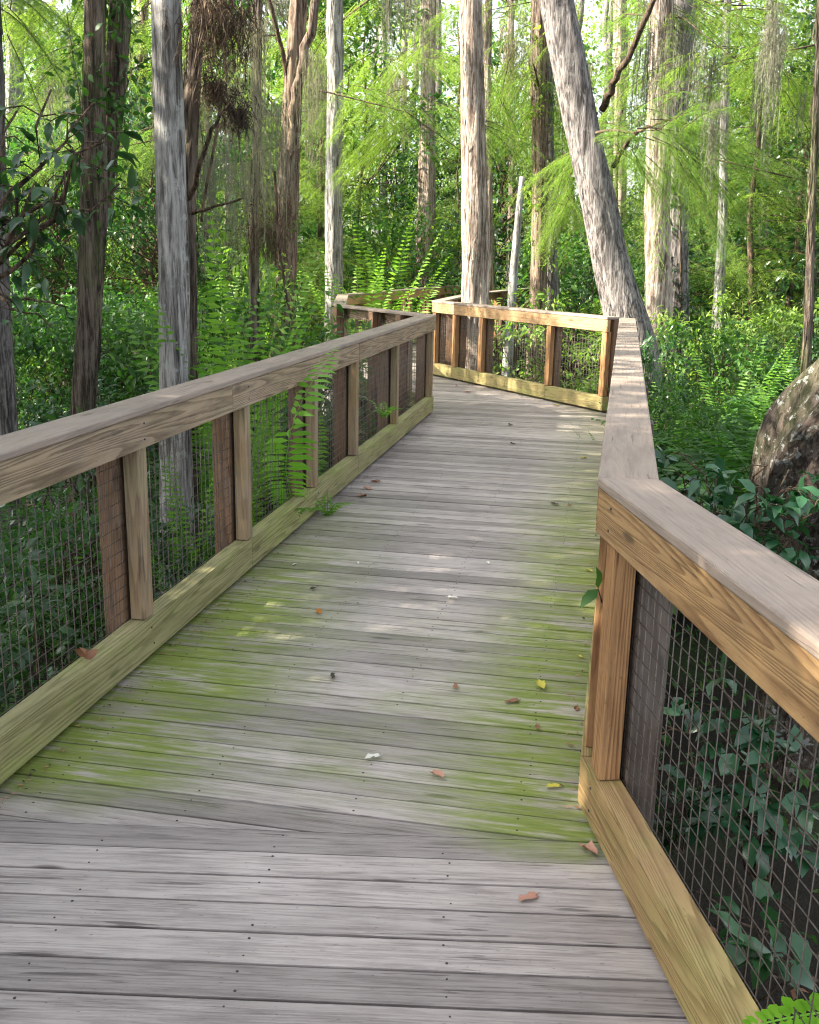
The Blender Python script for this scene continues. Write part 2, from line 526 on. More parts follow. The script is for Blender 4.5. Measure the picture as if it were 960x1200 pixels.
class GB:
    """general mesh gatherer: tubes and leaves"""

    def __init__(self):
        self.V, self.F, self.n, self.MI = [], [], 0, []

    def add(self, V, Fc, mi=0):
        self.V.append(np.asarray(V, float))
        self.F.extend([tuple(int(i) + self.n for i in f) for f in Fc])
        self.MI.extend([mi] * len(Fc))
        self.n += len(V)

    def tube(self, pts, rad, sides=6, mi=0, **kw):
        if np.isscalar(rad):
            rad = [rad] * len(pts)
        self.add(*tube_arrays(pts, rad, sides, **kw), mi)

    def leaves(self, P, D, N, Ln, Wd, shape='hex', curl=0.25, mi=0):
        P, D, N = (np.asarray(x, float) for x in (P, D, N))
        n = len(P)
        if n == 0:
            return
        Ln = np.broadcast_to(Ln, (n,))[:, None]
        Wd = np.broadcast_to(Wd, (n,))[:, None]
        D = D / (np.linalg.norm(D, axis=1)[:, None] + 1e-9)
        S = np.cross(D, N); S /= np.linalg.norm(S, axis=1)[:, None] + 1e-9
        U = np.cross(S, D)
        if shape == 'hex':
            tpl = [(0, 0, 0), (0.3, 0.5, 0.06), (0.68, 0.4, 0.0), (1, 0, -1), (0.68, -0.4, 0.0), (0.3, -0.5, 0.06), (0.36, 0, -.05), (0.7, 0, -0.3)]
            fc = [(0, 6, 1), (1, 6, 7, 2), (2, 7, 3), (0, 5, 6), (6, 5, 4, 7), (7, 4, 3)]
        elif shape == 'dia':
            tpl = [(0, 0, 0), (0.42, 0.5, 0.12), (1, 0, -0.4), (0.42, -0.5, 0.12)]
            fc = [(0, 2, 1), (0, 3, 2)]
        else:
            tpl = [(0, 0.5, 0), (0, -0.5, 0), (1, 0, -0.3)]
            fc = [(0, 1, 2)]
        k = len(tpl)
        V = np.zeros((n, k, 3))
        for i, (a, b, c) in enumerate(tpl):
            V[:, i] = P + D * a * Ln + S * b * Wd + U * c * curl * Ln
        base = np.arange(n)[:, None] * k + self.n
        for f in fc:
            self.F.extend(map(tuple, (base + np.array(f)).tolist()))
        self.MI.extend([mi] * (n * len(fc)))
        self.V.append(V.reshape(-1, 3))
        self.n += n * k

    def mesh(self, name, mats, smooth=True):
        me = bpy.data.meshes.new(name)
        me.from_pydata(np.concatenate(self.V).tolist(), [], self.F)
        for m in (mats if isinstance(mats, list) else [mats]):
            me.materials.append(m)
        me.polygons.foreach_set('material_index', self.MI)
        if smooth:
            me.polygons.foreach_set('use_smooth', [True] * len(me.polygons))
        me.update()
        return me


def unit(n):
    v = rng.normal(size=(n, 3))
    return v / np.linalg.norm(v, axis=1)[:, None]


def bend(a, b, n=7, sag=0.1, wob=0.06):
    a, b = np.asarray(a, float), np.asarray(b, float)
    L = np.linalg.norm(b - a)
    t = np.linspace(0, 1, n)[:, None]
    o = unit(1)[0] * sag * L
    p = a + (b - a) * t + o * np.sin(math.pi * t)
    p[1:-1] += rng.normal(size=(n - 2, 3)) * wob * L / n
    return p


# ------------------------------------------------------------------ boardwalk
def clip(poly, a, b):
    """keep the part of poly left of the line a->b"""
    o = []
    n = len(poly)
    ax, ay = a; dx, dy = b[0] - a[0], b[1] - a[1]
    s = [dx * (p[1] - ay) - dy * (p[0] - ax) for p in poly]
    for i in range(n):
        j = (i + 1) % n
        if s[i] >= 0:
            o.append(poly[i])
        if (s[i] >= 0) != (s[j] >= 0):
            t = s[i] / (s[i] - s[j])
            o.append((poly[i][0] + t * (poly[j][0] - poly[i][0]), poly[i][1] + t * (poly[j][1] - poly[i][1])))
    return o


def deck_boards(mb, region, org, adv, pitch, gap, first, last, nails=()):
    """boards across: each runs perpendicular to adv; region is a convex ccw polygon"""
    adv = np.array(adv, float); adv /= np.linalg.norm(adv)
    al = np.array([adv[1], -adv[0]])
    org = np.array(org, float)
    for i in range(first, last):
        s0, s1 = i * pitch + gap / 2, (i + 1) * pitch - gap / 2
        sk = random.uniform(-0.0012, 0.0012)
        p = [tuple(org + adv * s + al * t) for s, t in ((s0 - sk, -6), (s0 + sk, 6), (s1 + sk, 6), (s1 - sk, -6))]
        n = len(region)
        for q in range(n):
            if not p:
                break
            p = clip(p, region[q], region[(q + 1) % n])
        if len(p) < 3:
            continue
        ar = 0.5 * abs(sum(p[q][0] * p[(q + 1) % len(p)][1] - p[(q + 1) % len(p)][0] * p[q][1] for q in range(len(p))))
        if ar < 0.004:
            continue
        dz = random.uniform(-0.0035, 0.002)
        mb.poly_prism(p, -0.038 + dz, dz, al)
        for tj in nails:
            for off in (0.22, 0.76):
                c = org + adv * (i * pitch + pitch * (off + random.uniform(-.04, .04))) + al * (tj + random.uniform(-.015, .015))
                ok = True
                for q in range(n):
                    a, b = region[q], region[(q + 1) % n]
                    if (b[0] - a[0]) * (c[1] - a[1]) - (b[1] - a[1]) * (c[0] - a[0]) < 0.05:
                        ok = False
                if ok and random.random() < 0.8:
                    r = random.uniform(0.003, 0.0045)
                    mb.poly_prism([(c[0] + r * math.cos(x), c[1] + r * math.sin(x)) for x in np.arange(6) * math.pi / 3], dz - 0.001, dz + 0.0012, al, 1)


L0, L1 = np.array([-1.614, 1.0]), np.array([0.24, 10.95])
L2, L3, L4, L5 = np.array([-.86, 12.8]), np.array([-1.05, 16.2]), np.array([1.05, 23.2]), np.array([2.6, 27.5])
R0, R1, R2 = np.array([0.80, 0.45]), np.array([0.545, 2.80]), np.array([2.255, 11.06])
R3, R4, R5, R6 = np.array([2.15, 11.18]), np.array([0.26, 14.55]), np.array([0.95, 18.0]), np.array([3.6, 25.5])
SEAM_A, SEAM_B = atz(0, 960, 0)[:2], atz(700, 986, 0)[:2]
sd = (SEAM_B - SEAM_A) / np.linalg.norm(SEAM_B - SEAM_A)
Sa, Sb = SEAM_A - sd * 0.4, SEAM_B + sd * 0.25
mb = MB()
MIDDIR = LDIR
# near stretch: boards follow the seam
nd = np.array([-sd[1], sd[0]])
near_reg = [(-2.6, -1.2), (1.15, -1.2), (1.02, 0.9), (0.66, 2.75), tuple(Sb), tuple(Sa), (-1.75, 1.0)]
near_reg = [(-2.3, -1.2), (1.05, -1.2), (0.68, 2.4), tuple(SEAM_B + sd * 0.06), tuple(SEAM_A - sd * 0.16)]
deck_boards(mb, near_reg, SEAM_A, -nd, 0.1165, 0.0085, 0, 34, nails=(0.03, 0.52, 1.02, -0.35, -0.85, -1.35))
# middle stretch
off = np.array([-LDIR[1], LDIR[0]])          # leftwards
ex = 0.13
midA = [tuple(SEAM_A - sd * 0.16), tuple(SEAM_B + sd * 0.06), tuple(R2 - off * ex), tuple(L1 + off * ex)]
deck_boards(mb, midA, L0, LDIR, 0.1165, 0.0085, 8, 90, nails=(0.12, 0.6, 1.1, 1.62))
midB = [tuple(L1 + off * ex), tuple(R2 - off * ex), (2.32, 11.2), tuple(R4 + np.array([.1, .06])), (-1.0, 14.9), (-1.05, 12.9)]
deck_boards(mb, midB, L0 + LDIR * 0.003, LDIR, 0.1165, 0.005, 80, 140)
far_reg = [(-1.1, 14.95), (0.4, 14.75), (1.05, 18.0), (3.7, 25.4), (2.3, 27.2), (-1.1, 16.5)]
fd = np.array([0.28, 0.96])
deck_boards(mb, [(-1.1, 14.95), (0.40, 14.75), (1.05, 18.0), (-.6, 18.4), (-1.2, 16.5)], (0, 14.8), fd, 0.1165, 0.005, -6, 40)
deck_boards(mb, [(-.6, 18.42), (1.06, 18.02), (3.7, 25.4), (2.2, 27.2)], (0, 18.3), (0.34, 0.94), 0.1165, 0.005, -10, 90)
deck = mb.build('boardwalk_deck', [MAT['deck'], MAT['nail']], None, 0.0025)
tag(deck, 'grey weathered plank boardwalk with green algae along its edges', 'boardwalk', None, 'structure')
# beams under the deck edges
mb = MB()
for a, b, s in ((L0, L1, 1), (R1, R2, -1), (R0 + np.array([.05, 0]), R1 + np.array([.05, 0]), -1), (R3, R4, -1), (L1, L2, 1), (L2, L3, 1)):
    d = (b - a) / np.linalg.norm(b - a)
    c = (a + b) / 2 - np.array([-d[1], d[0]]) * 0.12 * s
    mb.box(c, d, (-d[1], d[0]), np.linalg.norm(b - a) - 0.3, 0.05, -0.27, -0.05)
bo = mb.build('joist', MAT['joist'], deck)

DS = {'n': 0}


def side(d):
    return np.array([-d[1], d[0]])


class Chain:
    """polyline of railing runs; s=+1 outward on the left of travel, -1 on the right"""

    def __init__(self, pts, s):
        self.p = [np.array(q, float) for q in pts]
        self.s = s
        self.d = [(b - a) / np.linalg.norm(b - a) for a, b in zip(self.p[:-1], self.p[1:])]

    def corner(self, i, d):
        """point at vertex i offset outward by d (mitred)"""
        if i == 0:
            return self.p[0] + side(self.d[0]) * self.s * d
        if i == len(self.p) - 1:
            return self.p[-1] + side(self.d[-1]) * self.s * d
        n0, n1 = side(self.d[i - 1]) * self.s, side(self.d[i]) * self.s
        m = n0 + n1
        return self.p[i] + m * d / (1 + n0 @ n1)

    def quad(self, i, d0, d1, s0=None, s1=None, g=0.0015):
        """plan of one board of run i between offsets d0 and d1; s0, s1: butt joints along the run, None = the mitred ends"""
        dd, nn = self.d[i], side(self.d[i]) * self.s

        def pt(e, d):
            if e == 0:
                return (self.corner(i, d) if s0 is None else self.p[i] + dd * s0 + nn * d) + dd * g
            return (self.corner(i + 1, d) if s1 is None else self.p[i] + dd * s1 + nn * d) - dd * g
        return [tuple(pt(0, d0)), tuple(pt(1, d0)), tuple(pt(1, d1)), tuple(pt(0, d1))]


Z_CAP0, Z_CAP1, Z_F0, Z_K0, Z_K1 = 1.041, 1.070, 0.906, 0.029, 0.184


def railing(ch, i, stations, mats, label, group='timber and wire railings of the boardwalk', panels=True, kerb=True, bw=0.085, post_w=0.118, cuts=((), (), ())):
    d = ch.d[i]
    nrm = side(d) * ch.s
    a, b = ch.p[i], ch.p[i + 1]
    Ls = np.linalg.norm(b - a)
    base = (a + b) / 2
    root = empty('railing', (base[0], base[1], 0), label, 'railing', group)
    def run(cuts, d0, d1, z0, z1, nm, mat, bev, screws=None):
        cuts = [None] + list(cuts) + [None]
        for c0, c1 in zip(cuts[:-1], cuts[1:]):
            m = MB()
            jz = random.uniform(-.0015, .0015)
            m.poly_prism(ch.quad(i, d0 + random.uniform(-.0015, .0015) * (len(cuts) > 2), d1, c0, c1), z0 + jz, z1 + jz, d)
            for st in (stations if screws else ()):
                if (c0 or 0) + 0.03 < st < (c1 or Ls) - 0.03:
                    for zz in screws:
                        q = a + d * (st + random.uniform(-.012, .012)) + nrm * (d0 - 0.0006)
                        m.box(q, d, nrm, 0.008, 0.004, zz - 0.004, zz + 0.004, mi=1)
            m.build(nm, [mat, MAT['nail']], root, bev)
    run(cuts[0], -0.006, 0.168, Z_CAP0, Z_CAP1, 'cap_rail', mats['cap'], 0.006)
    run(cuts[1], 0.0, 0.04, Z_F0, Z_CAP0 - 0.003, 'top_board', mats['fascia'], 0.003, (Z_F0 + 0.035, Z_F0 + 0.1))
    if kerb:
        run(cuts[2], 0.0, 0.082, Z_K0, Z_K1, 'kerb_board', mats['kerb'], 0.004, (Z_K0 + 0.04, Z_K0 + 0.115))
        m = MB()
        m.poly_prism(ch.quad(i, 0.03, 0.078), 0.0025, Z_K0 - 0.001, d)  # added dark strip that paints the shade and debris in the kerb gap
        m.build('kerb_gap_shade_strip', MAT['joist'], root)
    for s in stations:
        m = MB()
        m.box(a + d * s + nrm * 0.044, d, nrm, bw, 0.062, Z_K1 + 0.004, Z_F0 + 0.0, True)
        m.build('baluster', mats['batten'], root, 0.002)
        m = MB()
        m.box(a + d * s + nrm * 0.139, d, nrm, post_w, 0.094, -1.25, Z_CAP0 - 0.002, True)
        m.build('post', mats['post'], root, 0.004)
    if panels:
        st = sorted([0.0] + [s for s in stations if 0.08 < s < Ls - 0.08] + [Ls])
        for s0, s1 in zip(st[:-1], st[1:]):
            if s1 - s0 < 0.12:
                continue
            g = GB()
            o = nrm * 0.0862
            r = 0.0017
            zs = np.arange(Z_K1 - 0.1, Z_F0 + 0.05, 0.0508)
            for z in zs:
                A, B = a + d * s0 + o, a + d * s1 + o
                g.tube([(*A, z), (*B, z)], r, 4)
            for q in np.arange(s0 + 0.02, s1 - 0.005, 0.0508):
                A = a + d * q + o * 1.035
                A0 = A + d * random.uniform(-.003, .003)
                g.tube([(*A0, zs[0]), (*A, zs[-1])], r, 4)
            link('wire_mesh', g.mesh('wire_mesh', MAT['wire']), root)
    return root


def station(ch, i, px, py, z=Z_K1):
    q = atz(px, py, z)[:2]
    return float((q - ch.p[i]) @ ch.d[i])


CL = Chain([L0, L1, L2, L3, L4, L5], +1)
CR = Chain([R0, R1, R2], -1)
CF = Chain([R3, R4, R5, R6], -1)
grey = dict(cap=MAT['cap'], fascia=MAT['fascia_grey'], kerb=MAT['kerb_green'], batten=MAT['batten'], post=MAT['post'])
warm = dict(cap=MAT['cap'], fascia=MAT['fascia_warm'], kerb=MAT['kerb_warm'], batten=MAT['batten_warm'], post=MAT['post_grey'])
farm = dict(cap=MAT['cap'], fascia=MAT['fascia_far'], kerb=MAT['kerb_far'], batten=MAT['batten_warm'], post=MAT['post'])
stL = [station(CL, 0, x, y) for x, y in ((180, 724), (299, 632), (379, 571), (428, 534), (474, 497))]
LL = float(np.linalg.norm(L1 - L0))
stL = [stL[0] - 1.45] + stL + [LL - 0.05]
print('stations left', [round(s, 2) for s in stL], LL)
railing(CL, 0, stL, grey, 'long grey railing with mossy kerb along the left side of the boardwalk', cuts=((stL[4],), (stL[1] + 1.0, stL[4]), (stL[2], stL[4])))
l1 = float(np.linalg.norm(L2 - L1))
railing(CL, 1, [0.5, 1.15, l1 - 0.06], grey, 'short railing turning left behind the end of the long grey railing')
l2 = float(np.linalg.norm(L3 - L2))
railing(CL, 2, [0.9, 1.9, l2 - 0.1], farm, 'railing seen end on at the far left bend', panels=False)
l3 = float(np.linalg.norm(L4 - L3))
railing(CL, 3, [0.9 + 1.3 * q for q in range(5)], farm, 'distant railing behind the short left railing, partly under leaves', panels=False)
stR = station(CR, 0, 704, 930)
LR = float(np.linalg.norm(R1 - R0))
print('station right near', stR, LR)
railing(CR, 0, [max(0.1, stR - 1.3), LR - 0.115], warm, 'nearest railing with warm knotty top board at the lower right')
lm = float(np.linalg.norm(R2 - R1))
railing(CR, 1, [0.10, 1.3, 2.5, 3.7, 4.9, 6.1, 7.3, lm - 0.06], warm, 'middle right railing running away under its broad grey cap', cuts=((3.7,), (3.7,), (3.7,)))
stF = [station(CF, 0, x, y) for x, y in ((719, 466), (635, 452), (565, 436), (532, 430))]
lf = float(np.linalg.norm(R4 - R3))
print('station far', stF, lf)
railing(CF, 0, [0.06] + stF[1:] + [lf - 0.05], farm, 'honey coloured sunlit railing across the far bend', cuts=((), (), (stF[1],)))
railing(CF, 1, [0.8, 1.9, 3.0], farm, 'railing receding behind the big straight trunk', panels=False)
railing(CF, 2, [0.5 + 1.3 * q for q in range(5)], farm, 'last railing of the boardwalk, half hidden behind trunks', panels=False)

# ------------------------------------------------------------------ ground
g = GB()
xs = np.concatenate([np.linspace(-200, -30, 8), np.linspace(-25, 25, 41), np.linspace(30, 200, 8)])
ys = np.concatenate([np.linspace(-60, -8, 5), np.linspace(-6, 50, 46), np.linspace(60, 300, 9)])
GZ = -0.95


def gz(x, y):
    return GZ + 0.16 * mnoise.noise(Vector((x * 0.35, y * 0.35, 3.3)))


V = [(x, y, gz(x, y)) for y in ys for x in xs]
nx = len(xs)
Fq = [(j * nx + i, j * nx + i + 1, (j + 1) * nx + i + 1, (j + 1) * nx + i) for j in range(len(ys) - 1) for i in range(nx - 1)]
g.add(V, Fq)
tag(link('ground', g.mesh('ground', MAT['ground'])), 'dark leaf littered swamp floor below the boardwalk', 'ground', None, 'structure')

# ------------------------------------------------------------------ foliage meshes (built once, shared)


def clump(g, c, r, n, size, shape='hex', aspect=0.45, up=0.5, out=None, mi=0, droop=0.2):
    P = unit(n) * (rng.random((n, 1)) ** 0.5) * r * np.array([1, 1, 0.75])
    D = P / (np.linalg.norm(P, axis=1)[:, None] + 1e-6) + unit(n) * 0.9
    D[:, 2] -= droop
    if out is not None:
        D += np.asarray(out) * 0.5
    N = unit(n) * 0.7 + np.array([0, 0, 1.0]) * up * 2
    s = size * rng.uniform(0.55, 1.2, n)
    g.leaves(P + np.asarray(c), D, N, s, s * aspect, shape, 0.25, mi)


def shrub_meshes(h, r, nclump, nleaf, size, aspect, shape, crad, seed_stems=7, skew=0.75):
    """leaves mesh and stems mesh in local coordinates"""
    gl, gs = GB(), GB()
    for i in range(nclump):
        t = rng.random() ** skew
        z = h * (0.12 + 0.88 * t)
        rr = r * (0.35 + 0.75 * math.sin(math.pi * min(1, 0.15 + 0.75 * t))) * math.sqrt(rng.random())
        an = rng.random() * 2 * math.pi
        c = np.array([rr * math.cos(an), rr * math.sin(an), z])
        clump(gl, c, crad * rng.uniform(0.6, 1.3), int(nleaf * rng.uniform(0.5, 1.4)), size, shape, aspect, out=(c[0] / r, c[1] / r, 0.2))
        if h > 3:
            if i % 3 == 0:
                b = np.array([0.06 * z, 0.03 * z, max(0.2, z * rng.uniform(0.55, 0.8))])
                gs.tube(bend(b, c, 6, 0.12, 0.3), np.linspace(0.016, 0.004, 6), 5)
        elif i % 3 == 0:
            b = np.array([rng.normal() * r * 0.12, rng.normal() * r * 0.12, 0])
            gs.tube(bend(b, c, 6, 0.12, 0.3), np.linspace(0.009, 0.003, 6) * (0.6 + h * 0.35), 5)
    if h > 3:
        gs.tube(bend((0, 0, 0), (0.06 * h * .9, 0.03 * h * .9, h * 0.9), 12, 0.02, 0.25), np.linspace(0.045, 0.012, 12), 7, rough=0.1)
    return gl, gs


def frond(g, base, az, L, rise, n=26, wmax=0.13, droop=1.0, pw=0.24, mi=0, rach=None, shape='dia', twist=0.0):
    """one fern frond; rachis into rach"""
    t = np.linspace(0, 1, n)
    hor = np.array([math.cos(az), math.sin(az), 0])
    ang = rise - droop * t * 1.35
    step = L / (n - 1)
    pts = [np.asarray(base, float)]
    for q in range(1, n):
        pts.append(pts[-1] + step * (hor * math.cos(ang[q]) + np.array([0, 0, 1]) * math.sin(ang[q])))
    pts = np.array(pts)
    T = np.gradient(pts, axis=0); T /= np.linalg.norm(T, axis=1)[:, None]
    sd_ = np.array([-math.sin(az), math.cos(az), 0])
    Nn = np.cross(np.broadcast_to(sd_, T.shape), T) * -1
    prof = np.sin(math.pi * np.clip(0.1 + 0.88 * t, 0, 1)) ** 0.75
    prof[t < 0.14] *= 0.15
    ln = wmax * prof * rng.uniform(0.85, 1.1, n)
    k0 = 2
    for sgn in (-1, 1):
        D = sd_ * sgn + T * 0.42 + np.array([0, 0, -0.22]) + rng.normal(size=(n, 3)) * 0.09
        g.leaves(pts[k0:], D[k0:], Nn[k0:] + rng.normal(size=(n - k0, 3)) * 0.2, ln[k0:], np.maximum(ln[k0:] * pw, step * 0.55), shape, 0.2, mi)
    (rach or g).tube(pts[::3] if n > 12 else pts, np.linspace(0.004, 0.0012, len(pts[::3] if n > 12 else pts)), 4, mi)


def spray(g, base, direc, L, nb=12, needle=0.045, droop=0.5, dens=1.0, wid=0.0028):
    """feathery cypress branch: hanging branchlets with fine needles"""
    direc = np.asarray(direc, float); direc /= np.linalg.norm(direc)
    t = np.linspace(0, 1, nb)
    main = np.asarray(base) + direc * (t[:, None] * L) + np.array([0, 0, -1]) * (t[:, None] ** 2) * L * droop
    g.tube(main[::2], np.linspace(0.005, 0.0015, len(main[::2])), 4, 1)
    sdv = np.cross(direc, [0, 0, 1.0]); sdv /= np.linalg.norm(sdv) + 1e-6
    for i in range(1, nb):
        for sg in (-1, 1):
            bl = L * 0.34 * (1 - 0.55 * t[i]) * rng.uniform(0.6, 1.2)
            bd = direc * 0.6 + sdv * sg * rng.uniform(0.5, 1.0) + np.array([0, 0, -rng.uniform(0.2, 0.7)])
            bd /= np.linalg.norm(bd)
            m = max(5, int(bl / 0.013 * dens))
            u = np.linspace(0.05, 1, m)[:, None]
            bp = main[i] + bd * u * bl + np.array([0, 0, -1]) * u ** 2 * bl * 0.35
            ns = np.cross(bd, [0, 0, 1.0]); ns /= np.linalg.norm(ns) + 1e-6
            for s2 in (-1, 1):
                D = ns * s2 + bd * 0.55 + rng.normal(size=(m, 3)) * 0.28 + np.array([0, 0, -0.25])
                g.leaves(bp, D, unit(m) * 0.6 + np.array([0, 0, 1.0]), needle * rng.uniform(0.6, 1.15, m) * (1.15 - 0.6 * u[:, 0]), wid, 'tri', 0.2)


def moss_strands(g, c, r, L, n, wid=0.012, seg=7):
    for i in range(n):
        p = np.asarray(c) + np.array([rng.normal() * r, rng.normal() * r, rng.normal() * r * 0.3])
        l = L * rng.uniform(0.35, 1.1)
        z = np.linspace(0, -l, seg)
        x = np.cumsum(rng.normal(size=seg) * 0.012); y = np.cumsum(rng.normal(size=seg) * 0.012)
        pts = p + np.stack([x, y, z], 1)
        m = seg * 5
        u = rng.random(m)
        q = np.stack([np.interp(u, np.linspace(0, 1, seg), pts[:, j]) for j in range(3)], 1)
        D = unit(m) * 0.8 + np.array([0, 0, -0.8])
        g.leaves(q, D, unit(m), rng.uniform(0.03, 0.08, m), wid * 0.35, 'tri')
        g.leaves(pts[:-1], pts[1:] - pts[:-1], unit(seg - 1), np.full(seg - 1, l / (seg - 1) * 1.15), wid * 0.5, 'dia', 0.0)


KIND = {}


def reg(name, gl, gs, lm, sm):
    KIND[name] = (gl.mesh(name + '_leaves', lm), gs.mesh(name + '_stems', sm) if gs is not None and gs.n else None)


for v in range(3):
    reg('bush_dark%d' % v, *shrub_meshes(1.7, 0.85, 60, 26, 0.105, 0.44, 'hex', 0.2), MAT['leaf_dark'], MAT['twig'])
for v in range(3):
    reg('bush_mid%d' % v, *shrub_meshes(1.6, 0.85, 64, 30, 0.085, 0.42, 'hex', 0.19), MAT['leaf_mid'], MAT['twig'])
for v in range(3):
    reg('bush_light%d' % v, *shrub_meshes(1.8, 0.8, 56, 26, 0.10, 0.34, 'hex', 0.21), MAT['leaf_light'], MAT['twig'])
for v in range(3):      # small understorey trees: open crown of clumps on a thin trunk
    gl, gs = shrub_meshes(5.0, 1.7, 150, 34, 0.12, 0.42, 'hex', 0.34, skew=0.6)
    reg('small_tree%d' % v, gl, gs, MAT['leaf_mid'] if v else MAT['leaf_light'], MAT['twig'])
gl, gs = shrub_meshes(5.0, 1.6, 150, 34, 0.12, 0.42, 'hex', 0.33, skew=0.6)
reg('small_tree3', gl, gs, MAT['leaf_dark'], MAT['twig'])


def fern_mesh(name, nf, L, wmax, mat, shape='dia', n=24):
    gl = GB()
    for i in range(nf):
        frond(gl, (rng.normal() * .03, rng.normal() * .03, 0), i * 2 * math.pi / nf + rng.uniform(-.3, .3), L * rng.uniform(0.7, 1.15), rng.uniform(0.95, 1.4), n, wmax * rng.uniform(.85, 1.1), rng.uniform(0.75, 1.15), shape=shape)
    KIND[name] = (gl.mesh(name, mat), None)


for v in range(4):
    fern_mesh('fern%d' % v, [9, 11, 13, 8][v], [1.1, 1.25, 1.0, 1.35][v], [0.13, 0.15, 0.12, 0.16][v], MAT['leaf_fern'])
for v in range(2):      # tall upright fern
    gl = GB()
    for i in range(9):
        frond(gl, (rng.normal() * .05, rng.normal() * .05, 0), i * 0.7 + rng.uniform(-.3, .3), 2.2 * rng.uniform(0.75, 1.1), rng.uniform(1.3, 1.55), 46, 0.2, rng.uniform(0.22, 0.55), pw=0.18)
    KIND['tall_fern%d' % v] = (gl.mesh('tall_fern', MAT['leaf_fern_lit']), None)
for v in range(3):      # hanging cypress bough, many sprays from one limb
    gl = GB()
    L_ = 2.2
    for i in range(26):
        t_ = rng.random()
        an = rng.normal() * 0.5
        dr = np.array([math.cos(an), math.sin(an), rng.uniform(-.5, .15)])
        spray(gl, (t_ * L_, rng.normal() * 0.12, -0.2 * t_ * t_ * L_ + rng.normal() * 0.06), dr, rng.uniform(.6, 1.1), 11, 0.065, 0.5, 0.7, 0.0075)
    gl.tube([(-.15, 0, 0.02), (0, 0, 0), (1.1, 0, -.25), (2.2, 0, -.97)], [0.006, 0.013, 0.009, 0.003], 6, 1)
    KIND['bough%d' % v] = (gl.mesh('bough', [MAT['needle'], MAT['twig']]), None)
for v in range(2):
    gl = GB()
    for q in range(7):
        moss_strands(gl, (rng.normal() * .35, rng.normal() * .2, rng.normal() * .1), 0.06, 1.5 * rng.uniform(.5, 1.1), 16, 0.02)
    KIND['moss%d' % v] = (gl.mesh('moss', MAT['moss']), None)
for v in range(2):      # feathery sapling
    gl = GB()
    for i in range(75):
        z = 0.6 + 4.2 * rng.random()
        an = rng.random() * 6.283
        spray(gl, (0, 0, z), (math.cos(an), math.sin(an), rng.uniform(0, .5)), (1.5 - 0.2 * z) * rng.uniform(.6, 1.1), 10, 0.065, 0.45, 0.7, 0.007)
    gl.tube(bend((0, 0, 0), (0.1, 0.1, 4.9), 9, 0.03), np.linspace(0.045, 0.01, 9), 6, 1)
    KIND['sapling%d' % v] = (gl.mesh('sapling', [MAT['needle'], MAT['twig']]), None)
for v in range(2):      # crown of a tall cypress
    gl = GB()
    for i in range(85):
        z = 5.5 * rng.random()
        an = rng.random() * 6.283
        L = (2.6 - 0.25 * z) * rng.uniform(.55, 1.1)
        dr = np.array([math.cos(an), math.sin(an), rng.uniform(-0.05, .5)])
        b0 = dr * L * rng.uniform(0.05, 0.5) + np.array([0, 0, z])
        gl.tube([(0, 0, z), tuple(b0)], [0.02, 0.008], 4, 1)
        spray(gl, b0, dr, L * 0.75, 10, 0.075, 0.35, 0.42, 0.009)
    KIND['crown%d' % v] = (gl.mesh('crown', [MAT['needle'], MAT['twig']]), None)
gl = GB()               # broadleaf crown for the shade trees
for i in range(250):
    u = unit(1)[0] * rng.random() ** 0.4 * np.array([2.7, 2.7, 2.4])
    clump(gl, u + np.array([0, 0, 2.4]), 0.5, 34, 0.17, 'dia', 0.5)
    if i % 5 == 0:
        gl.tube(bend((0, 0, 0.2), u + np.array([0, 0, 2.4]), 5, 0.06), np.linspace(0.05, 0.012, 5), 5, 1)
KIND['crown_broad'] = (gl.mesh('crown', [MAT['leaf_mid'], MAT['twig']]), None)

ITEMS = []      # (object, label stem, category, position) labelled at the end


def place(kind, x, y, s=1.0, sz=None, z=None, rot=None, name='shrub', cat='shrub', stem='shrub', group=None, tilt=0.0):
    me, st = KIND[kind]
    o = bpy.data.objects.new(name, me)
    COL.objects.link(o)
    o.location = (x, y, gz(x, y) - 0.02 if z is None else z)
    o.rotation_euler = (random.uniform(-tilt, tilt), random.uniform(-tilt, tilt), random.uniform(0, 6.28) if rot is None else rot)
    o.scale = (s, s, sz or s)
    if st is not None:
        q = bpy.data.objects.new('stems' if name == 'shrub' else 'trunk', st)
        COL.objects.link(q)
        q.parent = o
    ITEMS.append((o, stem, cat, group))
    return o


# ------------------------------------------------------------------ tall trees
TREES = []


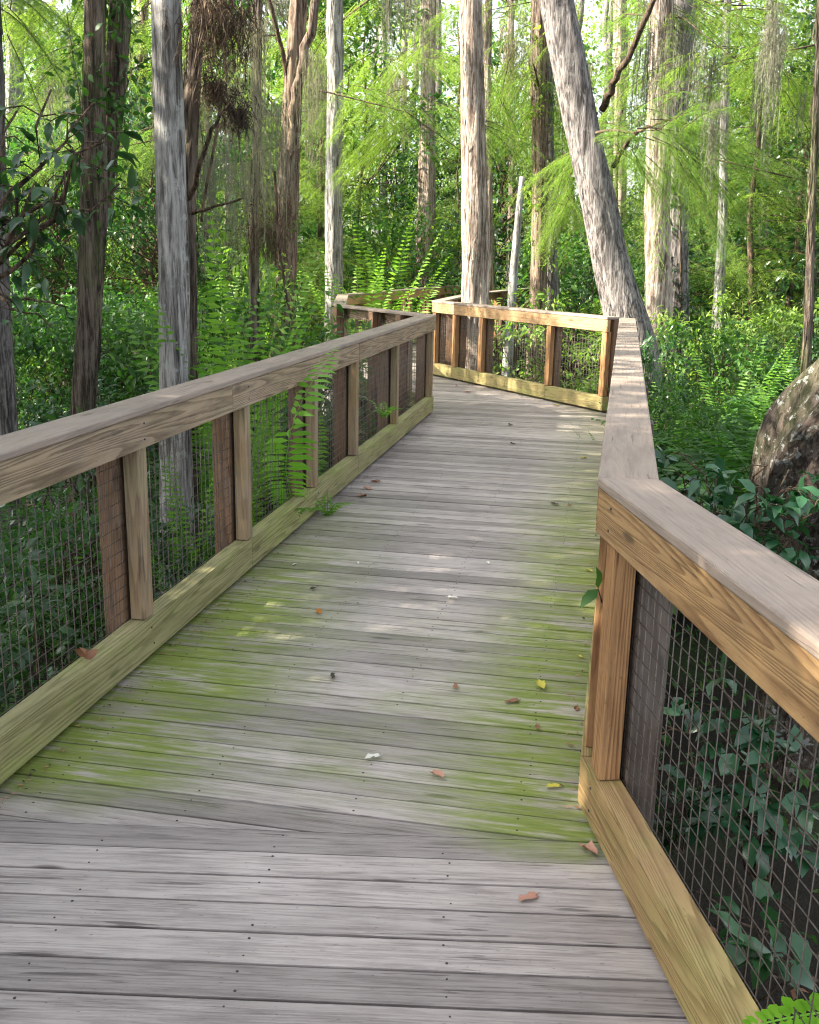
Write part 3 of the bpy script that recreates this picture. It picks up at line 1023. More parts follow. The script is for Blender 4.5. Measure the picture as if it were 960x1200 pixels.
def tree(label, Y, pts, mat, top=12.5, crown='crown0', cs=1.0, name='cypress_tree', cat='tree', sides=30, rough=0.12, ridge=7, flare=1.5, cz=None, base=True, strips=1.0):
    """pts: (px, py, width px) from top of the picture downwards, at distance Y"""
    W, rad = [], []
    for px, py, wp in pts:
        p = at(px, py, Y)
        depth = (p - CAMP) @ FW
        W.append(p); rad.append(wp / F_PX * depth / 2)
    W, rad = np.array(W), np.array(rad)
    o = np.argsort(-W[:, 2]); W, rad = W[o], rad[o]
    d = W[0] - W[1]; d /= np.linalg.norm(d)
    P, r = [], []
    if top > W[0][2] + 0.3:
        d2 = d * 0.6 + np.array([0, 0, 0.4]); d2 /= d2[2]
        P.append(W[0] + d2 * (top - W[0][2])); r.append(rad[0] * 0.45)
    P += list(W); r += list(rad)
    if base:
        gzb = gz(W[-1][0], W[-1][1]) - 0.1
        if W[-1][2] > gzb + 0.15:
            e = W[-1] - W[-2]; e = e / max(0.2, abs(e[2])) * (W[-1][2] - gzb)
            e[2] = -(W[-1][2] - gzb)
            P.append(W[-1] + e * np.array([0.6, 0.6, 1])); r.append(rad[-1] * flare)
    P, r = np.array(P)[::-1], np.array(r)[::-1]
    s = np.concatenate([[0], np.cumsum(np.linalg.norm(np.diff(P, axis=0), axis=1))])
    n = max(10, int(s[-1] / 0.11))
    q = np.linspace(0, s[-1], n)
    PP = np.stack([np.interp(q, s, P[:, j]) for j in range(3)], 1)
    for _ in range(3):
        PP[1:-1] = (PP[:-2] + 2 * PP[1:-1] + PP[2:]) / 4
    rr = np.interp(q, s, r)
    for _ in range(4):
        rr[1:-1] = (rr[:-2] + 2 * rr[1:-1] + rr[2:]) / 4
    root = empty(name, tuple(PP[0]), label, cat, 'trees standing in the swamp forest')
    gg = GB()
    gg.tube(PP, rr, sides, rough=rough, ridge=ridge, seed=rng.random() * 50)
    if strips:
        m = int(strips * 60 * s[-1])
        ii = rng.integers(1, n - 2, m)
        tt = (PP[ii + 1] - PP[ii]); tt /= np.linalg.norm(tt, axis=1)[:, None]
        an = rng.random(m) * 6.283
        rad_ = np.stack([np.cos(an), np.sin(an), np.zeros(m)], 1)
        rad_ -= tt * np.sum(rad_ * tt, 1)[:, None]
        gg.leaves(PP[ii] + rad_ * (rr[ii] * 0.97)[:, None], tt * rng.choice([-1, 1], m)[:, None] + rad_ * rng.uniform(0.02, 0.16, m)[:, None] + rng.normal(size=(m, 3)) * 0.05, rad_,
                  rng.uniform(0.08, 0.4, m), rng.uniform(0.008, 0.03, m) * (0.4 + rr[ii] * 3), 'dia', 0.04)
    link('trunk', gg.mesh('trunk', mat), root)
    if crown:
        c = bpy.data.objects.new('crown', KIND[crown][0])
        COL.objects.link(c)
        c.parent = root
        c.location = Vector(PP[-1].tolist()) - root.location + Vector((0, 0, (cz if cz is not None else -4.2 * cs)))
        c.scale = (cs, cs, cs)
        c.rotation_euler = (0, 0, rng.random() * 6.28)
    TREES.append((label, root, PP))
    return root, PP, rr


B = MAT
T = {}
T['pale'] = tree('pale grey trunk standing just behind the long left railing', 6.4,
                 [(194, -20, 33), (197, 120, 34), (203, 300, 35), (205, 455, 34), (207, 560, 35)], B['bark_pale'], rough=0.09, ridge=5, strips=0.35)
T['comp'] = tree('thin dark trunk pressed against the pale grey trunk', 6.75,
                 [(236, -20, 17), (224, 120, 18), (221, 250, 17), (223, 380, 16), (222, 460, 17)], B['bark_brown'], crown=None, top=8)
T['leftdark'] = tree('dark forked trunk at the far left behind the railing', 7.6,
                     [(112, -20, 24), (110, 120, 26), (109, 250, 30), (104, 380, 27), (97, 485, 27)], B['bark_brown'])
T['fork'] = tree('mossy leaning stem crossing behind the dark forked trunk', 7.9,
                 [(142, -20, 25), (135, 110, 24), (120, 230, 20), (108, 320, 16)], B['bark_brown'], crown=None, top=8)
T['mid_vine'] = tree('reddish brown vine wrapped trunk left of the grey far trunk', 13.5,
                     [(352, -20, 20), (344, 90, 20), (338, 200, 24), (333, 330, 27)], B['bark_red'])
T['midgrey'] = tree('slim grey trunk above the short left railing', 17,
                    [(392, -20, 19), (393, 100, 18), (391, 220, 19), (391, 330, 20)], B['bark_pale'])
T['mossy'] = tree('thin dim trunk hung with grey moss between railing and vines', 10.5,
                  [(303, -20, 9), (301, 150, 10), (298, 310, 11)], B['bark_brown'], crown=None, top=7)
T['far502'] = tree('distant brown trunk left of the big straight trunk', 24,
                   [(503, -20, 18), (502, 90, 17), (500, 180, 19), (499, 300, 22)], B['bark_cypress'])
T['main'] = tree('big straight trunk with bright left side behind the far railing', 15.0,
                 [(552, -20, 25), (554, 120, 27), (557, 250, 31), (557, 345, 33), (556, 420, 36)], B['bark_cypress'], ridge=9)
T['far570'] = tree('thin light brown trunk close behind the big straight trunk', 22,
                   [(571, -20, 11), (571, 140, 10), (573, 300, 11)], B['bark_cypress'], crown='crown1')
T['red'] = tree('reddish trunk right of the big straight trunk', 18,
                [(632, -20, 20), (632, 90, 21), (634, 210, 19), (631, 345, 19)], B['bark_red'])
T['redb'] = tree('slim grey brown trunk touching the reddish trunk', 18.3,
                 [(640, 60, 18), (641, 150, 15), (645, 270, 14), (647, 355, 16)], B['bark_grey'], crown=None, top=6)
T['dead'] = tree('thin bleached dead stem leaning beside the reddish trunk', 17,
                 [(612, 207, 6), (607, 260, 8), (602, 322, 10)], B['dead'], crown=None, top=0, name='dead_tree', ridge=0)
T['lean'] = tree('thick grey trunk leaning left behind the middle right railing', 12.6,
                 [(649, -20, 37), (668, 80, 40), (693, 200, 38), (714, 300, 40), (733, 370, 48), (743, 410, 56)], B['bark_grey'], ridge=6, flare=1.3, rough=0.1)
T['r1'] = tree('brown white trunk of the pair right of the leaning trunk', 16.5,
               [(776, -20, 26), (773, 120, 27), (770, 260, 28), (772, 370, 30)], B['bark_cypress'])
T['r2'] = tree('dark grey trunk of the pair right of the leaning trunk', 17,
               [(800, -20, 32), (793, 120, 28), (794, 260, 24), (795, 370, 24)], B['bark_grey'])
T['r3'] = tree('thin pale trunk alone in the foliage on the right', 20,
               [(851, 40, 9), (849, 150, 9), (847, 260, 10)], B['bark_pale'], top=9)
T['r4'] = tree('thin dark trunk at the right edge of the view', 9,
               [(962, -20, 7), (957, 130, 8), (951, 260, 9), (948, 370, 10)], B['bark_brown'], top=7, crown=None)
T['l0'] = tree('grey trunk cut by the left edge of the view', 8.5, [(-6, 100, 22), (-4, 200, 22), (-2, 330, 24)], B['bark_grey'])
T['l60'] = tree('distant pale trunk high on the left', 26, [(18, -20, 20), (17, 100, 19), (16, 240, 20)], B['bark_pale'])
T['l160'] = tree('distant slim trunk seen between pale trunk and forked trunk', 22, [(168, -20, 13), (165, 150, 13), (160, 330, 13)], B['bark_cypress'], crown='crown1')
T['l260'] = tree('distant slender trunk seen behind the hanging brown clumps', 25, [(268, -20, 14), (270, 150, 14), (272, 330, 15)], B['bark_cypress'], crown='crown1')
T['m440'] = tree('far thin trunk between slim grey trunk and distant brown trunk', 34, [(448, -20, 9), (450, 100, 9), (449, 230, 9)], B['bark_pale'], crown='crown1')
T['m600'] = tree('far thin trunk between big straight trunk and reddish trunk', 32, [(598, -20, 8), (599, 100, 8), (600, 230, 9)], B['bark_cypress'], crown='crown1')
T['r690'] = tree('far brown trunk seen behind the leaning trunk', 30, [(726, -20, 14), (727, 100, 14), (727, 260, 15)], B['bark_cypress'], crown='crown1')
T['r900'] = tree('far slim trunk high on the right side', 27, [(905, -20, 13), (900, 120, 13), (897, 260, 13)], B['bark_grey'], crown='crown1')

# vine-like second limb on the reddish vine trunk (a fork, part of that tree)
def limb(key, pts, r0, r1, mat=None, name='branch', Y=None, sides=8):
    root, PP, rr = T[key]
    yy = Y or PP[len(PP) // 2][1]
    W = np.array([at(px, py, yy + dy) for px, py, dy in pts])
    n = 4 * len(W)
    t = np.linspace(0, len(W) - 1, n)
    Q = np.stack([np.interp(t, np.arange(len(W)), W[:, j]) for j in range(3)], 1)
    for _ in range(2):
        Q[1:-1] = (Q[:-2] + 2 * Q[1:-1] + Q[2:]) / 4
    Q[1:-1] += rng.normal(size=(n - 2, 3)) * r0 * 0.25
    gg = GB()
    gg.tube(Q, np.linspace(r0, r1, n), sides, rough=0.12, seed=rng.random() * 9)
    return link(name, gg.mesh(name, mat or B['twig']), root)


limb('mid_vine', [(337, 215, 0), (345, 130, -.2), (356, 70, -.3), (372, -10, -.3)], 0.085, 0.05, B['bark_red'])
limb('mid_vine', [(336, 100, 0), (332, 60, -.1), (318, 10, -.3), (310, -20, -.3)], 0.03, 0.02)
limb('lean', [(706, 128, 0), (722, 90, -.4), (745, 50, -.6), (773, -10, -.9)], 0.045, 0.028)
limb('lean', [(719, 195, 0), (735, 165, -.3), (752, 152, -.6), (784, 140, -1.0)], 0.03, 0.012)
limb('lean', [(690, 158, 0), (715, 152, -.5), (748, 156, -.8)], 0.02, 0.012)
limb('comp', [(221, 240, 0), (232, 200, -.2), (248, 150, -.3), (270, 120, -.4)], 0.02, 0.008)
limb('comp', [(222, 250, 0), (240, 245, -.2), (285, 232, -.3)], 0.014, 0.006)

# big arching lichen-spotted trunk on the right, near the railing
W = [at(1640, -60, 4.0), at(1480, 130, 4.15), at(1310, 280, 4.3), at(1150, 385, 4.45), at(1035, 450, 4.6), at(960, 522, 4.75), at(934, 580, 4.85), at(924, 630, 4.9), at(930, 700, 4.9), at(935, 780, 4.9)]
wr = [0.13, 0.18, 0.225, 0.25, 0.275, 0.275, 0.235, 0.165, 0.14, 0.18]
n = 110
t = np.linspace(0, 9, n)
Q = np.stack([np.interp(t, np.arange(10), np.array(W)[:, j]) for j in range(3)], 1)
rr_ = np.interp(t, np.arange(10), wr)
for _ in range(22):
    Q[1:-1] = (Q[:-2] + 2 * Q[1:-1] + Q[2:]) / 4
Q[-1][2] = gz(*Q[-1][:2]) - 0.1
root = empty('arched_tree', tuple(Q[-1]), 'thick bent trunk spotted with white lichen beside the right railing', 'tree', 'trees standing in the swamp forest')
gg = GB(); gg.tube(Q[::-1], rr_[::-1], 56, rough=0.34, ridge=8, seed=4)
link('trunk', gg.mesh('trunk', B['bark_lichen']), root)

# shade trees left of the view: they keep the boardwalk out of direct sun
SH = [(-5.8, 0.7, 2.0, 1.02), (-6.4, 4.4, 2.3, 1.02), (-8.3, 6.6, 2.8, 1.05), (-7.6, 8.6, 4.0, 0.9), (-9.5, 10.4, 5.4, 0.9), (-6.5, 6.2, 1.6, 0.85), (-4.6, -0.8, 1.0, 0.8), (-9.4, 1.3, 4.6, 1.2), (-9.4, 7.2, 5.0, 1.1), (-9.6, 4.6, 5.2, 0.75), (-7.4, 0.6, 4.3, 0.9)]
for i, (x, y, z, s) in enumerate(SH):
    root = empty('shade_tree', (x, y, gz(x, y)), 'leafy tree left of the boardwalk, outside the picture', 'tree', 'leafy trees shading the boardwalk from the left')
    gg = GB(); gg.tube(bend((0, 0, -.1), (0.1, 0.1, z + 3.2), 10, 0.03), np.linspace(0.16, 0.05, 10), 10, rough=0.1)
    link('trunk', gg.mesh('trunk', B['bark_grey']), root, False)
    c = bpy.data.objects.new('crown', KIND['crown_broad'][0]); COL.objects.link(c); c.parent = root
    c.location = (0, 0, z); c.scale = (s, s, s); c.rotation_euler = (0, 0, i * 1.3)

# ------------------------------------------------------------------ undergrowth


def sdist(p, a, b):
    p, a, b = np.array(p), np.array(a), np.array(b)
    t = np.clip((p - a) @ (b - a) / ((b - a) @ (b - a)), 0, 1)
    return float(np.linalg.norm(p - a - t * (b - a)))


CENT = [((L0 + R0) / 2 + np.array([0, -1.5]), (L0 + R0) / 2), ((L0 + R0) / 2, (np.array([-1.25, 3]) + R1) / 2), ((np.array([-1.25, 3]) + R1) / 2, (L1 + R2) / 2), ((L1 + R2) / 2, (L2 + R4) / 2 + np.array([.2, -.1])), ((L2 + R4) / 2, (L3 + R5) / 2), ((L3 + R5) / 2, (L4 + R6) / 2)]


def path_d(x, y):
    return min(sdist((x, y), a, b) for a, b in CENT)


def inview(x, y, z=0.5, mar=90):
    q = proj((x, y, z))
    return q is not None and -mar < q[0] < 960 + mar and q[1] > -200 and q[1] < 1250


placed = []


def scatter(n, region, kinds, srange, name, cat, stem, mind, pathm, group, zs=1.0, tries=60, tilt=0.06, avoid=()):
    c = 0
    for _ in range(n * tries):
        if c >= n:
            break
        x, y = random.uniform(*region[0]), random.uniform(*region[1])
        if not inview(x, y) or path_d(x, y) < pathm:
            continue
        if any((x - a) ** 2 + (y - b) ** 2 < mind * mind for a, b in placed):
            continue
        if 'tree' in cat and x < 0.5 and 11.0 < y < 16.8:
            continue
        kd = random.choice(kinds)
        s = random.uniform(*srange)
        place(kd, x, y, s, s * zs, name=name, cat=cat, stem=stem, group=group, tilt=tilt)
        placed.append((x, y))
        c += 1
    return c


# left side, low plants against the railing
scatter(16, ((-6, -1.0), (2.6, 9)), ['fern0', 'fern1', 'fern2', 'fern3'], (0.75, 1.1), 'fern', 'fern', 'arching green fern', 0.55, 1.55, 'ferns outside the railings')
scatter(12, ((-7, -1.0), (3.2, 10)), ['bush_dark0', 'bush_dark1', 'bush_mid0', 'bush_mid1'], (0.6, 0.85), 'shrub', 'shrub', 'low leafy shrub', 0.75, 1.6, 'shrubs under the trees')
scatter(16, ((-8, -1.5), (7, 14)), ['bush_mid0', 'bush_mid1', 'bush_mid2', 'bush_dark2', 'bush_light0'], (0.95, 1.45), 'shrub', 'shrub', 'bushy green shrub', 0.9, 2.0, 'shrubs under the trees')
scatter(8, ((-4, 0.6), (13, 19)), ['fern0', 'tall_fern1', 'tall_fern0'], (0.9, 1.2), 'fern', 'fern', 'tall light green fern', 0.8, 1.5, 'ferns outside the railings')
# right side
scatter(26, ((1.6, 6.5), (5.2, 12)), ['fern0', 'fern1', 'fern2', 'fern3'], (1.15, 1.7), 'fern', 'fern', 'arching green fern', 0.5, 1.7, 'ferns outside the railings', 1.25)
scatter(7, ((2.6, 6.5), (7, 12.5)), ['tall_fern0', 'tall_fern1'], (0.75, 0.95), 'fern', 'fern', 'tall upright bright fern', 0.5, 2.0, 'ferns outside the railings')
scatter(9, ((3.0, 8), (9.5, 14)), ['bush_dark0', 'bush_mid2', 'bush_dark1', 'bush_light2'], (0.9, 1.3), 'shrub', 'shrub', 'bushy green shrub', 0.9, 2.2, 'shrubs under the trees')
scatter(4, ((2.6, 4.2), (2.2, 5)), ['bush_dark0', 'bush_dark1', 'bush_dark2'], (0.6, 0.8), 'shrub', 'shrub', 'low dark leafy shrub', 0.6, 1.5, 'shrubs under the trees')
# beyond the far bend
scatter(14, ((-2, 9), (13, 20)), ['bush_light0', 'bush_light1', 'bush_light2', 'bush_mid1', 'fern3'], (0.9, 1.35), 'shrub', 'shrub', 'sunlit yellow green shrub', 0.9, 1.7, 'shrubs under the trees')
scatter(34, ((-14, 14), (17, 32)), ['bush_mid0', 'bush_dark2', 'bush_light0', 'bush_dark1', 'bush_dark0'], (1.3, 2.2), 'shrub', 'shrub', 'tall leafy shrub', 1.5, 1.9, 'shrubs under the trees')
# understorey trees
scatter(10, ((-11, -3), (8.5, 20)), ['small_tree0', 'small_tree1', 'small_tree3'], (0.75, 1.1), 'small_tree', 'tree', 'slender understorey tree', 1.6, 2.6, 'small trees of the understorey')
scatter(8, ((3.6, 11), (11.5, 19)), ['small_tree3', 'small_tree1', 'small_tree2'], (0.8, 1.15), 'small_tree', 'tree', 'slender understorey tree', 1.6, 2.4, 'small trees of the understorey')
scatter(26, ((-17, 17), (19, 36)), ['small_tree0', 'small_tree1', 'small_tree3', 'small_tree3'], (1.1, 1.9), 'small_tree', 'tree', 'leafy understorey tree', 2.0, 2.4, 'small trees of the understorey')
scatter(34, ((-13, 13), (13.5, 32)), ['sapling0', 'sapling1'], (1.1, 2.2), 'cypress_sapling', 'tree', 'feathery young cypress', 1.5, 2.4, 'young cypresses')

# cypress boughs and moss hanging between the trunks, high up
placed_b = []
def hang(kinds, n, xr, yr, zr, sr, name, cat, stem, group, zs=1.0):
    c = 0
    for _ in range(4000):
        if c >= n:
            break
        y = random.uniform(*yr); px = random.uniform(-30, 990); py = random.uniform(*zr)
        p = at(px, py, y)
        if any((px - a) ** 2 + (py - b) ** 2 < 55 ** 2 for a, b in placed_b):
            continue
        if abs(px - 553) < 45 or (y < 16 and 600 < px < 800):
            continue
        s_ = random.uniform(*sr)
        place(random.choice(kinds), p[0], p[1], s_, s_ * zs, z=p[2], name=name, cat=cat, stem=stem, group=group)
        placed_b.append((px, py)); c += 1
hang(['bough0', 'bough1', 'bough2'], 26, 0, (14, 27), (-10, 190), (0.8, 1.4), 'cypress_bough', 'bough', 'feathery yellow green cypress bough hanging', 'feathery cypress boughs')
placed_b = []
hang(['moss0', 'moss1'], 16, 0, (12, 24), (-30, 90), (0.7, 1.2), 'hanging_moss', 'moss', 'grey green moss strands hanging high', 'strands of hanging moss')

# the wood beyond reads as one mass
gl = GB()
for i in range(3600):
    x = random.uniform(-32, 32); y = random.uniform(36, 58)
    z = -0.6 + 15.5 * random.random() ** 1.05
    if mnoise.noise(Vector((x * 0.16, y * 0.1, z * 0.2))) > 0.22 and z > 5:
        continue
    clump(gl, (x, y, z), random.uniform(0.5, 1.15), 42, 0.26, 'dia', 0.5)
for i in range(60):
    x = random.uniform(-30, 30); y = random.uniform(36, 58)
    gl.tube(bend((x, y, -1), (x + rng.normal(), y, 14), 6, 0.02), np.linspace(0.2, 0.1, 6), 6, 1)
tag(link('background_woods', gl.mesh('background_woods', [MAT['leaf_light'], MAT['bark_grey']])), 'sunlit mass of trees filling the distance', 'woods', None, 'stuff')

# low ground cover
gl = GB()
n = 5200
for i in range(n):
    x, y = random.uniform(-12, 12), random.uniform(1.5, 26)
    if path_d(x, y) < 1.15 or (0 < x < 1.7 and y < 4.5) or not inview(x, y, -0.8, 60):
        continue
    clump(gl, (x, y, gz(x, y) + random.uniform(0.0, 0.14)), 0.16, 9, 0.075, 'dia', 0.4)
tag(link('ground_cover', gl.mesh('ground_cover', MAT['leaf_fern'])), 'low green seedlings covering the swamp floor', 'ground cover', None, 'stuff')

# ------------------------------------------------------------------ special plants close to the rails


def hero_frond(name, pts, n, wmax, mat, label, pw=0.3, up=(0, 0, 1), shape='hex', parent=None, hang=-0.25, fwd=0.35):
    """a frond along a polyline of points"""
    P = np.array(pts, float)
    s = np.concatenate([[0], np.cumsum(np.linalg.norm(np.diff(P, axis=0), axis=1))])
    q = np.linspace(0, s[-1], n)
    C = np.stack([np.interp(q, s, P[:, j]) for j in range(3)], 1)
    for _ in range(3):
        C[1:-1] = (C[:-2] + 2 * C[1:-1] + C[2:]) / 4
    Tn = np.gradient(C, axis=0); Tn /= np.linalg.norm(Tn, axis=1)[:, None]
    S = np.cross(Tn, up); S /= np.linalg.norm(S, axis=1)[:, None]
    t = np.linspace(0, 1, n)
    prof = np.sin(math.pi * np.clip(0.22 + 0.76 * t, 0, 1)) ** 0.7
    ln = wmax * prof * rng.uniform(0.9, 1.08, n)
    g = GB()
    for sg in (-1, 1):
        D = S * sg + Tn * fwd + np.array([0, 0, hang]) + rng.normal(size=(n, 3)) * 0.07
        g.leaves(C, D, np.cross(S, Tn) + rng.normal(size=(n, 3)) * 0.15, ln, ln * pw, shape, 0.18)
    g.tube(C, np.linspace(0.0035, 0.0012, n), 5)
    return link(name, g.mesh(name, mat), parent)


# fern that pokes through the left railing
fern_root = empty('fern', tuple(atz(345, 640, -0.2)), 'green fern whose fronds poke through the left railing wire', 'fern', 'ferns outside the railings')
dn = np.array([-LDIR[1], LDIR[0], 0])
def rail_pt(px, py, d):
    """point on the plane parallel to the left railing, d outward of its inner face"""
    n2 = np.array([-LDIR[1], LDIR[0]])
    dd = ray(px, py)
    t = ((L0 + n2 * d - CAMP[:2]) @ n2) / (dd[:2] @ n2)
    return CAMP + dd * t
for pts, wm in (([(345, 600, .14), (334, 550, .08), (340, 505, .0), (354, 468, -.06), (372, 437, -.11), (394, 406, -.15)], 0.17),
                ([(350, 610, .35), (330, 560, .3), (318, 510, .22), (312, 470, .18), (318, 440, .16)], 0.13),
                ([(352, 610, .3), (362, 560, .22), (370, 520, .14), (374, 480, .09)], 0.12)):
    hero_frond('frond', [rail_pt(*q) for q in pts], 34, wm, MAT['leaf_fern_bright'] if wm > .135 else MAT['leaf_fern_lit'], '', 0.25, shape='hex', parent=fern_root)  # sunlight on the poking frond is put into its brighter leaf colour
fern_root.location = (fern_root.location.x, fern_root.location.y, fern_root.location.z)
for ch_ in fern_root.children:
    ch_.location = -fern_root.location
# small weeds by the left kerb
for px, py, lab in ((338, 610, 'small fern sprig growing over the left kerb'), (384, 603, 'small weed sprouting on the deck beside the left kerb'), (450, 488, 'leafy weed climbing the wire near the end of the left railing')):
    base = atz(px, py, 0.01) if py == 603 else rail_pt(px, py, 0.07)
    o = empty('weed', tuple(base), lab, 'weed')
    for j in range(5):
        an = j * 1.25 + 0.4
        tip = base + np.array([math.cos(an) * 0.19, math.sin(an) * 0.19, 0.06 + 0.05 * (j % 3)])
        f = hero_frond('frond', [base, (base + tip) / 2 + np.array([0, 0, .05]), tip], 12, 0.05, MAT['leaf_fern_lit'], '', 0.4, shape='dia', parent=o)
# bright fern frond in the bottom right corner
a0 = at(1010, 1188, 1.62)
fr = empty('fern', tuple(a0), 'bright green fern frond in front of the wire at the lower right corner', 'fern', 'ferns outside the railings')
P = [at(1030, 1180, 1.60), at(985, 1184, 1.61), at(940, 1190, 1.62), at(895, 1199, 1.63), at(855, 1212, 1.64)]
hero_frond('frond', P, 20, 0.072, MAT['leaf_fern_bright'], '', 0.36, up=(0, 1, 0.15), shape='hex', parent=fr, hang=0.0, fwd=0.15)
# tall ferns behind the left railing
for px, Y, sc, kd, lab in ((250, 7.0, (0.85, 1.3), 'tall_fern0', 'tall bright fern right of the pale grey trunk behind the left railing'), (284, 8.0, (0.9, 1.3), 'tall_fern1', 'tall fern just right of the tallest one by the pale grey trunk'),
                       (30, 4.6, (0.6, 0.7), 'fern1', 'fern low behind the near wire of the left railing'), (214, 5.75, (0.5, 0.72), 'tall_fern1', 'fern hiding the foot of the pale grey trunk'),
                       (740, 11.9, (0.6, 0.75), 'tall_fern0', 'bright fern right at the foot of the leaning trunk'), (775, 11.0, (0.65, 0.75), 'tall_fern1', 'fern just beside the cap of the middle right railing near the leaning trunk'), (758, 9.6, (0.6, 0.6), 'tall_fern0', 'fern leaning to the outer side of the middle right railing'),
                       (742, 11.9, (0.42, 1.05), 'bush_mid0', 'narrow green shrub right behind the end of the middle right railing'), (206, 5.75, (0.5, 0.62), 'bush_dark1', 'dark low shrub in front of the foot of the pale grey trunk'), (98, 6.6, (0.8, 0.85), 'bush_dark2', 'dark shrub in front of the foot of the dark forked trunk'), (60, 5.6, (0.7, 0.75), 'bush_mid2', 'green shrub left of the foot of the dark forked trunk'),
                       (768, 11.7, (0.6, 1.05), 'bush_dark0', 'dark leafy shrub hiding the foot of the leaning trunk'), (800, 10.4, (0.7, 0.9), 'bush_mid1', 'green shrub right of the foot of the leaning trunk'),
                       (450, 17.5, (1.3, 1.45), 'tall_fern1', 'bright palm like fern above the distant railing'), (418, 16.8, (1.15, 1.35), 'tall_fern0', 'bright fern left of the palm like fern above the distant railing')):
    b = at(px, 400, Y)
    bsh = kd.startswith('bush')
    o = place(kd, b[0], b[1], sc[0], sc[1], name='shrub' if bsh else 'fern', cat='fern', stem=None, group='shrubs under the trees' if bsh else 'ferns outside the railings')
    o['label'] = lab; o['category'] = 'shrub' if bsh else 'fern'


def leafy_branch(label, base, tips, mat, size, nleaf, root_name='leafy_branch', cat='branch', aspect=0.42, thick=0.008, group=None, spread=0.16):
    """branch with separate broad leaves along it"""
    o = empty(root_name, tuple(base), label, cat, group)
    gs, gl = GB(), GB()
    for tip in tips:
        Pp = bend(base, tip, 9, 0.1, 0.25)
        gs.tube(Pp, np.linspace(thick, thick * 0.35, 9), 6)
        for k_ in range(nleaf):
            t_ = random.uniform(0.35, 1.0)
            i = min(7, int(t_ * 8))
            p = Pp[i] + (Pp[i + 1] - Pp[i]) * (t_ * 8 - i)
            e = p + unit(1)[0] * spread * np.array([1, 1, 0.7])
            gs.tube([p, (p + e) / 2 + np.array([0, 0, .02]), e], [0.003, 0.0025, 0.0018], 4)
            m = 3
            gl.leaves(np.repeat(e[None], m, 0), unit(m) + (e - p) / spread + np.array([0, 0, -0.2]), unit(m) * 0.5 + np.array([0, 0, 1.0]), size * rng.uniform(.6, 1.15, m), size * aspect * rng.uniform(.8, 1.1, m), 'hex', 0.3)
    link('stem', gs.mesh('stem', MAT['twig']), o)
    link('leaves', gl.mesh('leaves', mat), o)
    return o


leafy_branch('dark broad leaved branch reaching in at the upper left', at(-60, 370, 3.7),
             [at(40, 215, 3.7), at(75, 200, 3.6), at(100, 185, 3.8), at(110, 120, 3.8), at(60, 105, 3.9), at(125, 165, 3.5), at(140, 215, 3.9), at(20, 130, 3.9)], MAT['leaf_dark'], 0.085, 9, thick=0.011, spread=0.12)
leafy_branch('bare twiggy branch low at the left edge', at(-30, 335, 4.4), [at(62, 385, 4.3), at(80, 360, 4.6)], MAT['leaf_dark'], 0.07, 4, thick=0.009)
# glossy plants on the right
leafy_branch('glossy dark green plant leaning over the right railing by the bent trunk', at(860, 690, 4.4),
             [at(800, 555, 4.3), at(840, 560, 4.4), at(880, 570, 4.3), at(925, 550, 4.3), at(950, 580, 4.4), at(820, 590, 4.2), at(870, 610, 4.2), at(795, 530, 4.6), at(900, 545, 4.1), at(935, 570, 4.1), at(955, 600, 4.0), at(890, 590, 4.0), at(915, 620, 4.1)], MAT['leaf_bluish'], 0.115, 8, 'glossy_plant', 'plant', 0.46, 0.008, spread=0.12)
leafy_branch('bluish glossy plant behind the near right wire', at(900, 1050, 2.9),
             [at(830, 760, 2.9), at(800, 800, 2.9), at(850, 830, 2.8), at(900, 880, 2.7), at(920, 900, 2.7), at(940, 820, 2.8), at(780, 850, 3.0), at(880, 780, 2.9)], MAT['leaf_bluish'], 0.105, 6, 'glossy_plant', 'plant', 0.5, 0.006, spread=0.1)
leafy_branch('big leaved seedling low behind the near right wire', at(880, 1190, 2.35),
             [at(870, 1110, 2.3), at(905, 1080, 2.4), at(850, 980, 2.5), at(930, 1130, 2.3)], MAT['leaf_bluish'], 0.12, 2, 'glossy_plant', 'plant', 0.5, 0.005, spread=0.06)
leafy_branch('small dark plant sprouting at the lower middle of the near right wire', at(800, 1000, 3.1),
             [at(770, 900, 3.1), at(800, 930, 3.0), at(840, 940, 3.2), at(820, 880, 3.3), at(780, 960, 2.9)], MAT['leaf_dark'], 0.075, 6, 'glossy_plant', 'plant', 0.45, 0.004, spread=0.08)
leafy_branch('bare dead twigs lying behind the near right wire', at(960, 1150, 2.7),
             [at(800, 1040, 2.7), at(860, 960, 3.0), at(930, 940, 2.6), at(830, 1100, 2.5)], DRY['brown'], 0.05, 1, 'dead_twigs', 'twigs', 0.3, 0.006, spread=0.1)
b = at(706, 735, 2.93)
o = empty('sprig', tuple(b), 'sprig with two green leaves poking past the near right post', 'plant')
g1, g2 = GB(), GB()
m_ = at(701, 690, 2.83)
g1.tube([b, at(707, 712, 2.86), m_], [0.003, 0.0025, 0.002], 5)
e1, e2 = at(703, 668, 2.82), at(672, 717, 2.76)
g2.leaves([m_ - b * 0, m_], [e1 - m_, e2 - m_], [(0.7, -0.7, 0.1), (0.1, -0.5, 0.9)], [0.07, 0.085], [0.035, 0.036], 'hex', 0.2)
link('stem', g1.mesh('stem', MAT['twig']), o)
link('leaves', g2.mesh('leaves', MAT['leaf_mid']), o)

